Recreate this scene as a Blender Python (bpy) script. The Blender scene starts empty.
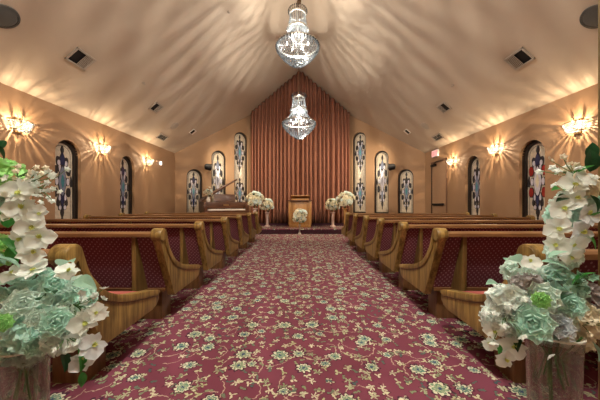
import bpy, bmesh, math, random
from mathutils import Vector, Matrix, noise
R = math.radians
rnd = random.Random(7)
scene = bpy.context.scene
COL = scene.collection

# ------------------------------------------------------------------ materials
def new_mat(name):
    m = bpy.data.materials.new(name); m.use_nodes = True
    nt = m.node_tree; nt.nodes.clear()
    out = nt.nodes.new('ShaderNodeOutputMaterial')
    b = nt.nodes.new('ShaderNodeBsdfPrincipled')
    nt.links.new(b.outputs[0], out.inputs[0])
    return m, nt, b, out

def N(nt, t, **kw):
    n = nt.nodes.new(t)
    for k, v in kw.items(): setattr(n, k, v)
    return n

def put(nt, a, sock):
    if hasattr(a, 'default_value') or isinstance(a, bpy.types.NodeSocket): nt.links.new(a, sock)
    else: sock.default_value = a

def M_(nt, op, a, b=None, c=None, clamp=False):
    n = N(nt, 'ShaderNodeMath', operation=op); n.use_clamp = clamp
    put(nt, a, n.inputs[0])
    if b is not None: put(nt, b, n.inputs[1])
    if c is not None: put(nt, c, n.inputs[2])
    return n.outputs[0]

def mixc(nt, f, a, b, blend='MIX'):
    n = N(nt, 'ShaderNodeMix', data_type='RGBA', blend_type=blend)
    put(nt, f, n.inputs[0])
    for v, s in ((a, n.inputs[6]), (b, n.inputs[7])):
        if isinstance(v, tuple): s.default_value = (*v[:3], 1)
        else: nt.links.new(v, s)
    return n.outputs[2]

def obj_coord(nt, scale=(1, 1, 1), rot=(0, 0, 0), loc=(0, 0, 0)):
    tc = N(nt, 'ShaderNodeTexCoord'); mp = N(nt, 'ShaderNodeMapping')
    nt.links.new(tc.outputs['Object'], mp.inputs[0])
    mp.inputs[1].default_value = loc; mp.inputs[2].default_value = rot; mp.inputs[3].default_value = scale
    return mp.outputs[0]

def tex_noise(nt, vec, scale, detail=3, rough=.5):
    n = N(nt, 'ShaderNodeTexNoise'); nt.links.new(vec, n.inputs['Vector'])
    n.inputs['Scale'].default_value = scale; n.inputs['Detail'].default_value = detail
    n.inputs['Roughness'].default_value = rough
    return n.outputs['Fac']

def bump(nt, b, h, strength=.2, dist=.01):
    n = N(nt, 'ShaderNodeBump'); n.inputs['Strength'].default_value = strength; n.inputs['Distance'].default_value = dist
    nt.links.new(h, n.inputs['Height']); nt.links.new(n.outputs[0], b.inputs['Normal'])

def plain(name, col, rough=.6, metal=0., var=.12, scale=12., spec=.5, bmp=0., trans=0.):
    m, nt, b, o = new_mat(name)
    v = obj_coord(nt)
    f = tex_noise(nt, v, scale)
    c1 = tuple(c * (1 - var) for c in col); c2 = tuple(min(1, c * (1 + var)) for c in col)
    nt.links.new(mixc(nt, f, c1, c2), b.inputs['Base Color'])
    b.inputs['Roughness'].default_value = rough; b.inputs['Metallic'].default_value = metal
    b.inputs['Specular IOR Level'].default_value = spec
    if trans: b.inputs['Transmission Weight'].default_value = trans
    if bmp: bump(nt, b, f, bmp)
    return m

def wood(name, dark, light, axis='Z', rough=.38, scale=1.):
    m, nt, b, o = new_mat(name)
    s = {'X': (1.2, 14, 14), 'Y': (14, 1.2, 14), 'Z': (14, 14, 1.2)}[axis]
    v = obj_coord(nt, tuple(k * scale for k in s))
    f = tex_noise(nt, v, 2.2, 5, .6)
    g = tex_noise(nt, v, 9, 2)
    f2 = M_(nt, 'ADD', M_(nt, 'MULTIPLY', f, .75), M_(nt, 'MULTIPLY', g, .25))
    r = N(nt, 'ShaderNodeMapRange'); nt.links.new(f2, r.inputs[0]); r.inputs[1].default_value = .36; r.inputs[2].default_value = .64
    nt.links.new(mixc(nt, r.outputs[0], dark, light), b.inputs['Base Color'])
    b.inputs['Roughness'].default_value = rough
    bump(nt, b, f2, .08, .004)
    return m

def emit(name, col, s):
    m = bpy.data.materials.new(name); m.use_nodes = True; nt = m.node_tree; nt.nodes.clear()
    e = N(nt, 'ShaderNodeEmission'); e.inputs[0].default_value = (*col, 1); e.inputs[1].default_value = s
    o = N(nt, 'ShaderNodeOutputMaterial'); nt.links.new(e.outputs[0], o.inputs[0])
    return m

MAT = {}
MAT['oak'] = wood('honey_oak', (.105, .060, .013), (.38, .250, .076), 'Z')
MAT['oak_x'] = wood('honey_oak_rail', (.115, .050, .020), (.24, .122, .046), 'X')
MAT['oak_dark'] = wood('brown_oak_block', (.10, .048, .018), (.20, .10, .04), 'Z')
MAT['oak_brace'] = wood('olive_brown_brace', (.10, .060, .016), (.22, .145, .045), 'Z')
MAT['mahogany'] = wood('piano_mahogany', (.050, .018, .008), (.125, .048, .020), 'X', .34)
MAT['lectern_wood'] = wood('lectern_oak', (.24, .11, .03), (.42, .22, .075), 'Z')
MAT['olive_post'] = wood('olive_post_wood', (.10, .07, .018), (.19, .135, .04), 'Z')

def wall_mat():
    m, nt, b, o = new_mat('tan_wall_paint')
    v = obj_coord(nt)
    f = tex_noise(nt, v, 1.6, 4); g = tex_noise(nt, v, 60, 2)
    nt.links.new(mixc(nt, f, (.285, .170, .090), (.345, .215, .118)), b.inputs['Base Color'])
    b.inputs['Roughness'].default_value = .7
    bump(nt, b, g, .12, .004)
    return m
MAT['wall'] = wall_mat()

def ceil_mat():
    m, nt, b, o = new_mat('beige_ceiling_plaster')
    v = obj_coord(nt)
    f = tex_noise(nt, v, 1.1, 5, .6); g = tex_noise(nt, v, 70, 3)
    c = mixc(nt, f, (.39, .32, .245), (.48, .40, .31))
    nt.links.new(c, b.inputs['Base Color'])
    b.inputs['Roughness'].default_value = .75
    bump(nt, b, g, .25, .006)
    return m
MAT['ceil'] = ceil_mat()

def carpet_mat(name='floral_carpet', dim=1.):
    m, nt, b, o = new_mat(name)
    vec = obj_coord(nt, (1, 1, 0))
    dn = N(nt, 'ShaderNodeTexNoise'); nt.links.new(vec, dn.inputs['Vector']); dn.inputs['Scale'].default_value = 38; dn.inputs['Detail'].default_value = 2
    dv = N(nt, 'ShaderNodeVectorMath', operation='SUBTRACT'); nt.links.new(dn.outputs['Color'], dv.inputs[0]); dv.inputs[1].default_value = (.5, .5, .5)
    ds = N(nt, 'ShaderNodeVectorMath', operation='SCALE'); nt.links.new(dv.outputs[0], ds.inputs[0]); ds.inputs['Scale'].default_value = .034
    da = N(nt, 'ShaderNodeVectorMath', operation='ADD'); nt.links.new(vec, da.inputs[0]); nt.links.new(ds.outputs[0], da.inputs[1])
    df = N(nt, 'ShaderNodeVectorMath', operation='MULTIPLY'); nt.links.new(da.outputs[0], df.inputs[0]); df.inputs[1].default_value = (1, 1, 0)
    vec0 = vec; vec = df.outputs[0]
    def rosettes(scale, off, rnd_):
        mp = N(nt, 'ShaderNodeMapping'); nt.links.new(vec, mp.inputs[0])
        mp.inputs[1].default_value = off; mp.inputs[3].default_value = (scale, scale, 1)
        vo = N(nt, 'ShaderNodeTexVoronoi', voronoi_dimensions='2D'); nt.links.new(mp.outputs[0], vo.inputs['Vector'])
        vo.inputs['Scale'].default_value = 1; vo.inputs['Randomness'].default_value = rnd_
        d = N(nt, 'ShaderNodeVectorMath', operation='SUBTRACT'); nt.links.new(mp.outputs[0], d.inputs[0]); nt.links.new(vo.outputs['Position'], d.inputs[1])
        sp = N(nt, 'ShaderNodeSeparateXYZ'); nt.links.new(d.outputs[0], sp.inputs[0])
        ang = M_(nt, 'ARCTAN2', sp.outputs[1], sp.outputs[0])
        cs = N(nt, 'ShaderNodeSeparateColor'); nt.links.new(vo.outputs['Color'], cs.inputs[0])
        return vo.outputs['Distance'], ang, cs.outputs
    base = mixc(nt, tex_noise(nt, vec, 3.0, 2), (.150 * dim, .038 * dim, .062 * dim), (.198 * dim, .060 * dim, .092 * dim))
    fuzz = tex_noise(nt, vec, 220, 2)
    base = mixc(nt, M_(nt, 'MULTIPLY', fuzz, .40), base, (.14, .03, .05))
    col = base
    # tendrils: broken rings
    for sc, off, r0 in ((2.3, (2.2, .7, 0), .34), (3.1, (5.2, 3.1, 0), .30)):
        d, a, c = rosettes(sc, off, .9)
        ring_ = M_(nt, 'LESS_THAN', M_(nt, 'ABSOLUTE', M_(nt, 'SUBTRACT', d, M_(nt, 'ADD', M_(nt, 'MULTIPLY', c[0], .10), r0 - .06))), .008)
        part_ = M_(nt, 'GREATER_THAN', M_(nt, 'COSINE', M_(nt, 'ADD', a, M_(nt, 'MULTIPLY', c[1], 6.28))), -.25)
        col = mixc(nt, M_(nt, 'MULTIPLY', M_(nt, 'MULTIPLY', ring_, part_), .75), col, (.50, .42, .31))
    # sprigs of small leaves
    for sc, off, r0, lob, thr, ca, cb in ((11.5, (3.1, 1.7, 0), .27, 3, .30, (.34, .38, .20), (.60, .58, .42)),
                                          (10.0, (9.7, 5.2, 0), .27, 5, .40, (.60, .57, .42), (.20, .27, .14)),
                                          (13., (1.3, 8.2, 0), .26, 2, .52, (.04, .08, .09), (.22, .26, .14))):
        d, a, c = rosettes(sc, off, 1.)
        ph = M_(nt, 'MULTIPLY', c[1], 6.28)
        rr = M_(nt, 'MULTIPLY', M_(nt, 'ADD', M_(nt, 'COSINE', M_(nt, 'ADD', M_(nt, 'MULTIPLY', a, float(lob)), ph)), 1.15), r0 * .5)
        on = M_(nt, 'GREATER_THAN', c[0], thr)
        dk = M_(nt, 'MULTIPLY', M_(nt, 'LESS_THAN', d, M_(nt, 'MULTIPLY', rr, 1.35)), on)
        col = mixc(nt, M_(nt, 'MULTIPLY', dk, .55), col, (.055, .015, .03))
        mk = M_(nt, 'MULTIPLY', M_(nt, 'LESS_THAN', d, rr), on)
        col = mixc(nt, mk, col, mixc(nt, c[2], ca, cb))
    # large blossoms
    d, a, c = rosettes(4.2, (.4, .25, 0), .85)
    ph = M_(nt, 'MULTIPLY', c[1], 6.28)
    wob = M_(nt, 'ADD', M_(nt, 'MULTIPLY', M_(nt, 'ABSOLUTE', M_(nt, 'COSINE', M_(nt, 'ADD', M_(nt, 'MULTIPLY', a, 4.5), ph))), .36), .70)
    size = M_(nt, 'ADD', M_(nt, 'MULTIPLY', c[0], .12), .125)
    R0 = M_(nt, 'MULTIPLY', wob, size)
    q = M_(nt, 'DIVIDE', d, R0)
    col = mixc(nt, M_(nt, 'MULTIPLY', M_(nt, 'LESS_THAN', q, 1.28), .85), col, (.045, .018, .035))
    col = mixc(nt, M_(nt, 'LESS_THAN', q, 1.0), col, (.60, .60, .45))
    teal = mixc(nt, c[2], (.03, .15, .14), (.16, .27, .16))
    q2 = M_(nt, 'ADD', q, M_(nt, 'MULTIPLY', M_(nt, 'COSINE', M_(nt, 'MULTIPLY', a, 7.)), .13))
    col = mixc(nt, M_(nt, 'LESS_THAN', q2, .74), col, teal)
    col = mixc(nt, M_(nt, 'LESS_THAN', M_(nt, 'ABSOLUTE', M_(nt, 'SUBTRACT', q2, .42)), .06), col, (.45, .47, .34))
    col = mixc(nt, M_(nt, 'LESS_THAN', q, .24), col, (.04, .07, .14))
    nt.links.new(col, b.inputs['Base Color'])
    b.inputs['Roughness'].default_value = .95; b.inputs['Specular IOR Level'].default_value = .15
    bump(nt, b, fuzz, .35, .004)
    return m
MAT['carpet'] = carpet_mat()
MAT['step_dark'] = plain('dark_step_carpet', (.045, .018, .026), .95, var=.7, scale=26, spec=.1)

def fabric_mat():
    m, nt, b, o = new_mat('dotted_burgundy_upholstery')
    v = obj_coord(nt, (34, 1, 34), (0, R(45), 0))
    sp = N(nt, 'ShaderNodeSeparateXYZ'); nt.links.new(v, sp.inputs[0])
    fx = M_(nt, 'SUBTRACT', M_(nt, 'FRACT', sp.outputs[0]), .5); fz = M_(nt, 'SUBTRACT', M_(nt, 'FRACT', sp.outputs[2]), .5)
    r = M_(nt, 'SQRT', M_(nt, 'ADD', M_(nt, 'MULTIPLY', fx, fx), M_(nt, 'MULTIPLY', fz, fz)))
    dot = M_(nt, 'LESS_THAN', r, .21)
    edge = M_(nt, 'LESS_THAN', M_(nt, 'ABSOLUTE', fx), .06)
    base = mixc(nt, M_(nt, 'MULTIPLY', edge, .6), (.115, .024, .036), (.065, .016, .027))
    nt.links.new(mixc(nt, dot, base, (.285, .145, .165)), b.inputs['Base Color'])
    b.inputs['Roughness'].default_value = .85
    return m
MAT['fabric'] = fabric_mat()
MAT['cushion'] = plain('salmon_seat_cushion', (.40, .105, .085), .9, var=.15, scale=30)
MAT['curtain'] = plain('rust_brown_velvet', (.285, .122, .076), .85, var=.18, scale=6)
MAT['black'] = plain('black_metal', (.006, .006, .007), .6, spec=.25)
MAT['lead'] = plain('dark_lead', (.018, .016, .020), .5)
MAT['frame'] = plain('dark_bronze_frame', (.022, .015, .011), .5)
MAT['brass'] = plain('brass', (.72, .48, .20), .28, 1.)
MAT['bronze'] = plain('dark_bronze_rod', (.12, .07, .035), .45, .6)
MAT['silver'] = plain('silver_metal', (.65, .64, .60), .3, 1.)
MAT['white'] = plain('white_plastic', (.75, .73, .68), .5)
MAT['grey'] = plain('grey_register', (.34, .30, .25), .6)
MAT['grille'] = plain('dark_speaker_grille', (.06, .06, .055), .7, scale=200, var=.5)
MAT['pane'] = plain('cream_ripple_glass', (.58, .52, .41), .18, var=.42, scale=16, bmp=.4)
MAT['g_slate'] = plain('slate_blue_glass', (.20, .24, .33), .15, var=.3, scale=30)
MAT['g_teal'] = plain('teal_glass', (.06, .24, .30), .15, var=.3, scale=30)
MAT['g_lilac'] = plain('lilac_white_glass', (.62, .62, .70), .12, var=.25, scale=30)
MAT['g_red'] = plain('ruby_glass', (.32, .03, .025), .15, var=.3, scale=30)
MAT['g_navy'] = plain('navy_glass', (.03, .04, .10), .15, var=.3, scale=30)
MAT['rim_glass'] = plain('pale_glass_rim', (.60, .64, .60), .1)
MAT['ivory'] = plain('ivory_keys', (.80, .76, .66), .3)
MAT['streak_glow'] = emit('warm_light_streak', (1., .60, .24), 2.6)  # glow for the V of light over the sconces
MAT['bulb_white'] = emit('white_bulb', (1., .93, .82), 6.)
MAT['exit_red'] = emit('exit_sign_red', (1., .13, .12), 1.6)
MAT['exit_face'] = emit('exit_sign_glow', (1., .50, .42), .9)

def crystal_mat(name, diff, tr=.55):
    m = bpy.data.materials.new(name); m.use_nodes = True; nt = m.node_tree; nt.nodes.clear()
    o = N(nt, 'ShaderNodeOutputMaterial')
    t = N(nt, 'ShaderNodeBsdfTranslucent'); g = N(nt, 'ShaderNodeBsdfGlossy'); d = N(nt, 'ShaderNodeBsdfDiffuse')
    c = (.80 * diff, .92 * diff, 1. * diff, 1)
    t.inputs[0].default_value = c; d.inputs[0].default_value = c
    g.inputs['Color'].default_value = (.92, .96, 1., 1); g.inputs['Roughness'].default_value = .22
    tp = N(nt, 'ShaderNodeBsdfTransparent'); tp.inputs[0].default_value = (.97, .98, .99, 1)
    m1 = N(nt, 'ShaderNodeMixShader'); m1.inputs[0].default_value = .5; nt.links.new(t.outputs[0], m1.inputs[1]); nt.links.new(d.outputs[0], m1.inputs[2])
    m2 = N(nt, 'ShaderNodeMixShader'); m2.inputs[0].default_value = .12; nt.links.new(m1.outputs[0], m2.inputs[1]); nt.links.new(g.outputs[0], m2.inputs[2])
    m3 = N(nt, 'ShaderNodeMixShader'); m3.inputs[0].default_value = tr; nt.links.new(m2.outputs[0], m3.inputs[1]); nt.links.new(tp.outputs[0], m3.inputs[2])
    nt.links.new(m3.outputs[0], o.inputs[0])
    return m
MAT['crystal'] = crystal_mat('cut_crystal', .085, .5)
MAT['crystal_bright'] = crystal_mat('sconce_crystal', .16, .3)

def glass_mat():
    m = bpy.data.materials.new('clear_vase_glass'); m.use_nodes = True; nt = m.node_tree; nt.nodes.clear()
    o = N(nt, 'ShaderNodeOutputMaterial')
    g = N(nt, 'ShaderNodeBsdfGlass'); g.inputs['IOR'].default_value = 1.45; g.inputs['Roughness'].default_value = 0.; g.inputs['Color'].default_value = (.96, .97, .955, 1)
    t = N(nt, 'ShaderNodeBsdfTransparent'); t.inputs[0].default_value = (.95, .96, .94, 1)
    mx = N(nt, 'ShaderNodeMixShader'); mx.inputs[0].default_value = .35
    nt.links.new(g.outputs[0], mx.inputs[1]); nt.links.new(t.outputs[0], mx.inputs[2]); nt.links.new(mx.outputs[0], o.inputs[0])
    return m
MAT['glass'] = glass_mat()

def petal_mat(name, c_in, c_out, rough=.6):
    m, nt, b, o = new_mat(name)
    v = obj_coord(nt); f = tex_noise(nt, v, 28, 3)
    nt.links.new(mixc(nt, f, c_in, c_out), b.inputs['Base Color'])
    b.inputs['Roughness'].default_value = rough
    t = N(nt, 'ShaderNodeBsdfTranslucent'); t.inputs[0].default_value = (*c_out, 1)
    mx = N(nt, 'ShaderNodeMixShader'); mx.inputs[0].default_value = .35
    nt.links.new(b.outputs[0], mx.inputs[1]); nt.links.new(t.outputs[0], mx.inputs[2]); nt.links.new(mx.outputs[0], o.inputs[0])
    return m
MAT['p_white'] = petal_mat('white_petal', (.76, .90, .86), (.90, .97, .95))
MAT['p_mint'] = petal_mat('mint_petal', (.46, .80, .70), (.74, .95, .88))
MAT['p_pale'] = petal_mat('pale_mint_petal', (.64, .88, .80), (.86, .97, .93))
MAT['p_blue'] = petal_mat('ice_blue_petal', (.60, .74, .82), (.86, .92, .95))
MAT['p_green'] = petal_mat('lime_petal', (.28, .74, .20), (.62, .92, .48))
MAT['p_cream'] = petal_mat('cream_petal', (.84, .80, .62), (.96, .93, .80))
MAT['p_yellow'] = petal_mat('yellow_green_petal', (.55, .68, .10), (.80, .85, .35))
MAT['p_dust'] = petal_mat('dusty_mauve_petal', (.32, .29, .28), (.58, .55, .54))
MAT['leaf'] = petal_mat('green_leaf', (.02, .14, .03), (.07, .36, .07), .35)
MAT['leaf_dark'] = petal_mat('dark_green_leaf', (.006, .035, .014), (.02, .10, .035), .4)
MAT['leaf_sage'] = petal_mat('sage_leaf', (.16, .40, .30), (.40, .66, .52), .5)
MAT['stem'] = plain('green_stem', (.06, .16, .035), .5)

# ------------------------------------------------------------------ mesh helpers
class MB:
    def __init__(s): s.bm = bmesh.new()
    def box(s, x0, x1, y0, y1, z0, z1, bev=0., mtx=None):
        r = bmesh.ops.create_cube(s.bm, size=1)
        vs = r['verts']
        bmesh.ops.scale(s.bm, vec=(x1 - x0, y1 - y0, z1 - z0), verts=vs)
        bmesh.ops.translate(s.bm, vec=((x0 + x1) / 2, (y0 + y1) / 2, (z0 + z1) / 2), verts=vs)
        if bev:
            es = list({e for v in vs for e in v.link_edges})
            rr = bmesh.ops.bevel(s.bm, geom=es, offset=bev, segments=2, affect='EDGES', profile=.6)
            vs = list({v for f in rr['faces'] for v in f.verts} | {v for v in vs if v.is_valid})
        if mtx is not None: bmesh.ops.transform(s.bm, matrix=mtx, verts=vs)
        return s
    def prism(s, pts, axis, a, b, bev=0.):
        """polygon pts (2-D) extruded along axis from a to b"""
        def P(p, t):
            return {'X': (t, p[0], p[1]), 'Y': (p[0], t, p[1]), 'Z': (p[0], p[1], t)}[axis]
        v0 = [s.bm.verts.new(P(p, a)) for p in pts]; v1 = [s.bm.verts.new(P(p, b)) for p in pts]
        n = len(pts); fs = [s.bm.faces.new(v0), s.bm.faces.new(v1[::-1])]
        for i in range(n): fs.append(s.bm.faces.new((v0[(i + 1) % n], v0[i], v1[i], v1[(i + 1) % n])))
        bmesh.ops.recalc_face_normals(s.bm, faces=fs)
        if bev:
            es = list(fs[0].edges) + list(fs[1].edges)
            bmesh.ops.bevel(s.bm, geom=es, offset=bev, segments=2, affect='EDGES', profile=.6)
        return s
    def lathe(s, prof, seg=24, mtx=None, ang=2 * math.pi, a0=0., cap=True):
        rings = []; full = abs(ang - 2 * math.pi) < 1e-6
        n = seg if full else seg + 1
        for r, z in prof:
            rings.append([s.bm.verts.new((r * math.cos(a0 + ang * i / seg), r * math.sin(a0 + ang * i / seg), z)) for i in range(n)])
        for k in range(len(rings) - 1):
            for i in range(seg):
                j = (i + 1) % n
                s.bm.faces.new((rings[k][i], rings[k][j], rings[k + 1][j], rings[k + 1][i]))
        if cap and full:
            for rg, rv in ((rings[0], True), (rings[-1], False)):
                s.bm.faces.new(rg[::-1] if rv else rg)
        if mtx is not None: bmesh.ops.transform(s.bm, matrix=mtx, verts=[v for rg in rings for v in rg])
        return s
    def tube(s, pts, rad, seg=8):
        pts = [Vector(p) for p in pts]
        rads = rad if isinstance(rad, (list, tuple)) else [rad] * len(pts)
        rings = []; up = Vector((0, 0, 1))
        for i, p in enumerate(pts):
            d = (pts[min(i + 1, len(pts) - 1)] - pts[max(i - 1, 0)]).normalized()
            u = d.cross(up if abs(d.z) < .95 else Vector((1, 0, 0))).normalized(); w = d.cross(u)
            rings.append([s.bm.verts.new(p + (u * math.cos(2 * math.pi * k / seg) + w * math.sin(2 * math.pi * k / seg)) * rads[i]) for k in range(seg)])
        for a, b in zip(rings, rings[1:]):
            for k in range(seg): s.bm.faces.new((a[k], a[(k + 1) % seg], b[(k + 1) % seg], b[k]))
        s.bm.faces.new(rings[0][::-1]); s.bm.faces.new(rings[-1])
        return s
    def ball(s, c, r, sub=1, sc=(1, 1, 1)):
        q = bmesh.ops.create_icosphere(s.bm, subdivisions=sub, radius=r)
        bmesh.ops.scale(s.bm, vec=sc, verts=q['verts']); bmesh.ops.translate(s.bm, vec=c, verts=q['verts'])
        return s
    def gem(s, c, r, h):
        c = Vector(c)
        top = s.bm.verts.new(c + Vector((0, 0, h))); bot = s.bm.verts.new(c - Vector((0, 0, h)))
        rg = [s.bm.verts.new(c + Vector((r * math.cos(k * math.pi / 2 + .4), r * math.sin(k * math.pi / 2 + .4), 0))) for k in range(4)]
        for k in range(4):
            s.bm.faces.new((rg[k], rg[(k + 1) % 4], top)); s.bm.faces.new((rg[(k + 1) % 4], rg[k], bot))
        return s
    def petal(s, L, W, mtx, cup=.25, curl=.3, nu=4, nv=4, tipw=.35, base=.25):
        """a curved petal growing along +Y, facing +Z"""
        g = []
        for i in range(nu + 1):
            t = i / nu
            if t < .55: w = W * (base + (1 - base) * math.sin(math.pi / 2 * t / .55))
            else: w = W * math.sqrt(max(0, 1 - ((t - .55) / .45) ** 2.4 * (1 - tipw * tipw * .5)))
            row = []
            for j in range(nv + 1):
                u = j / nv * 2 - 1
                x = u * w * .5
                y = L * t - abs(u) ** 2 * L * .10 * t
                z = cup * W * (u * u) * .8 + curl * L * t * t - math.sin(u * 5 + t * 3) * .02 * L
                row.append(s.bm.verts.new(mtx @ Vector((x, y, z))))
            g.append(row)
        for i in range(nu):
            for j in range(nv):
                s.bm.faces.new((g[i][j], g[i][j + 1], g[i + 1][j + 1], g[i + 1][j]))
        return s
    def mesh(s, name, mat, smooth=True):
        me = bpy.data.meshes.new(name); s.bm.to_mesh(me); s.bm.free()
        me.materials.append(mat)
        if smooth:
            for p in me.polygons: p.use_smooth = True
            try: me.set_sharp_from_angle(angle=R(38))
            except Exception: pass
        return me
    def build(s, name, mat, parent=None, loc=(0, 0, 0), rot=(0, 0, 0), smooth=True):
        me = s.mesh(name, MAT[mat] if isinstance(mat, str) else mat, smooth)
        return link(name, me, parent, loc, rot)

def link(name, me, parent=None, loc=(0, 0, 0), rot=(0, 0, 0), scale=None):
    o = bpy.data.objects.new(name, me); COL.objects.link(o)
    o.location = loc; o.rotation_euler = rot
    if scale is not None: o.scale = scale
    if parent is not None: o.parent = parent
    return o

def tag(o, label, cat, group=None, kind=None):
    o['label'] = label; o['category'] = cat
    if group: o['group'] = group
    if kind: o['kind'] = kind
    return o

def thing(name, label, cat, loc=(0, 0, 0), rotz=0., group=None, kind=None):
    o = bpy.data.objects.new(name, None); COL.objects.link(o)
    o.empty_display_size = .1
    o.location = loc; o.rotation_euler = (0, 0, rotz)
    return tag(o, label, cat, group, kind)

KIDS = {}
def copy_tree(o, parent=None):
    c = o.copy(); COL.objects.link(c)
    if parent is not None:
        c.parent = parent
    for ch in [q for q in ALL_OF(o)]: copy_tree(ch, c)
    return c
def ALL_OF(o): return [q for q in bpy.data.objects if q.parent == o]

def catmull(pts, n=5, closed=False):
    out = []; m = len(pts)
    for i in range(m - 1):
        p0 = pts[max(i - 1, 0)]; p1 = pts[i]; p2 = pts[i + 1]; p3 = pts[min(i + 2, m - 1)]
        for k in range(n):
            t = k / n
            out.append(tuple(.5 * (2 * b + (c - a) * t + (2 * a - 5 * b + 4 * c - d) * t * t + (3 * b - a - 3 * c + d) * t ** 3) for a, b, c, d in zip(p0, p1, p2, p3)))
    out.append(pts[-1])
    return out

# ------------------------------------------------------------------ room dimensions (metres)
XW, EAVE, RIDGE = 4.39, 2.85, 6.62
SLOPE = (RIDGE - EAVE) / XW
YREAR, YBACK, YCORN, XCURT = -1.3, 11.2, 9.3, 2.05
def ceil_z(x): return RIDGE - SLOPE * abs(x)
WING_L = math.hypot(XW - XCURT, YBACK - YCORN)

def arch(cx, w, z0, ztop, n=14):
    """outline of a round-headed opening, counter-clockwise"""
    r = w / 2; zs = ztop - r
    return [(cx - r, z0), (cx + r, z0)] + [(cx + r * math.cos(math.pi * k / n), zs + r * math.sin(math.pi * k / n)) for k in range(n + 1)]

def wall_with_holes(name, outline, holes, depth, mtx, label):
    """vertical wall in local (s, z) with recessed openings going to local +Y"""
    bm = bmesh.new(); edges = []; loops = []
    for lp in [outline] + holes:
        vs = [bm.verts.new((p[0], 0, p[1])) for p in lp]
        loops.append(vs)
        edges += [bm.edges.new((vs[i], vs[(i + 1) % len(vs)])) for i in range(len(vs))]
    bmesh.ops.triangle_fill(bm, use_beauty=True, use_dissolve=False, edges=edges)
    for f in bm.faces:
        if f.normal.y > 0: f.normal_flip()
    for vs in loops[1:]:
        bk = [bm.verts.new(v.co + Vector((0, depth, 0))) for v in vs]
        for i in range(len(vs)):
            j = (i + 1) % len(vs)
            bm.faces.new((vs[i], vs[j], bk[j], bk[i]))
    # outer skin so that the wall has a thickness
    ov = [bm.verts.new((p[0], depth + .06, p[1])) for p in outline]
    bm.faces.new(ov)
    for i in range(len(ov)):
        j = (i + 1) % len(ov); bm.faces.new((loops[0][i], ov[i], ov[j], loops[0][j]))
    bmesh.ops.recalc_face_normals(bm, faces=bm.faces)
    me = bpy.data.meshes.new(name); bm.to_mesh(me); bm.free(); me.materials.append(MAT['wall'])
    o = bpy.data.objects.new(name, me); COL.objects.link(o); o.matrix_world = mtx
    return tag(o, label, 'wall', kind='structure')

def frame_mtx(o, ex, ey):
    """local x -> ex, local y -> ey, z up, at origin o"""
    m = Matrix.Identity(4)
    for i in range(3):
        m[i][0] = ex[i]; m[i][1] = ey[i]; m[i][2] = (0, 0, 1)[i]; m[i][3] = o[i]
    return m

SILL = .70
REC = .165
SIDE_WIN = [(5.03, .56, 2.28), (6.75, .56, 2.29)]
WING_WIN = [(.48, .60, 4.03), (1.42, .59, 3.15), (2.34, .56, 2.35)]
# local frames: x along wall, y into the wall (away from the room)
# both frames must be right-handed with z up: ex x ey = z
LW = frame_mtx((-XW, 0, 0), (0, 1, 0), (-1, 0, 0))
RW = frame_mtx((XW, 0, 0), (0, -1, 0), (1, 0, 0))
ux, uy = (XW - XCURT) / WING_L, (YBACK - YCORN) / WING_L
LG = frame_mtx((-XW, YCORN, 0), (ux, uy, 0), (-uy, ux, 0))      # from corner to curtain
RG = frame_mtx((XCURT, YBACK, 0), (ux, -uy, 0), (uy, ux, 0))    # from curtain to corner

side_out = [(YREAR, 0), (YCORN, 0), (YCORN, EAVE), (YREAR, EAVE)]
wall_with_holes('wall_left', side_out, [arch(c, w, SILL, t) for c, w, t in SIDE_WIN], REC, LW, 'tan side wall on the piano side with two arched windows')
wall_with_holes('wall_right', [(-YCORN, 0), (-YREAR, 0), (-YREAR, EAVE), (-YCORN, EAVE)],
                [arch(-c, w, SILL, t) for c, w, t in SIDE_WIN], REC, RW, 'tan side wall on the exit door side with two arched windows')
zc = ceil_z(XCURT)
wall_with_holes('wall_back_left', [(0, 0), (WING_L, 0), (WING_L, zc), (0, EAVE)],
                [arch(WING_L - s, w, SILL, t) for s, w, t in WING_WIN], REC, LG, 'angled tan wall behind the piano with three stepped windows')
wall_with_holes('wall_back_right', [(0, 0), (WING_L, 0), (WING_L, EAVE), (0, zc)],
                [arch(s, w, SILL, t) for s, w, t in WING_WIN], REC, RG, 'angled tan wall beside exit door with three stepped windows')
b = MB(); b.prism([(-XCURT, 0), (XCURT, 0), (XCURT, zc), (0, RIDGE), (-XCURT, zc)], 'Y', YBACK, YBACK + .1)
tag(b.build('wall_back', 'wall'), 'plain gable wall hidden behind the rust curtain', 'wall', kind='structure')
b = MB(); b.prism([(-XW, 0), (XW, 0), (XW, EAVE), (0, RIDGE), (-XW, EAVE)], 'Y', YREAR - .1, YREAR)
tag(b.build('wall_rear', 'wall'), 'tan gable wall behind the camera opposite the stage', 'wall', kind='structure')
b = MB(); b.box(-XW - .3, XW + .3, YREAR - .1, YBACK + .3, -.1, 0)
tag(b.build('floor', 'carpet'), 'burgundy floral carpet with cream and teal blossoms', 'floor', kind='structure')
b = MB(); e = .25
b.prism([(-XW - e, EAVE - SLOPE * e), (0, RIDGE), (XW + e, EAVE - SLOPE * e), (XW + e, EAVE - SLOPE * e + .15), (0, RIDGE + .15), (-XW - e, EAVE - SLOPE * e + .15)], 'Y', YREAR - .1, YBACK + .3)
tag(b.build('ceiling', 'ceil', smooth=False), 'beige vaulted gable ceiling over the whole chapel', 'ceiling', kind='structure')

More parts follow.
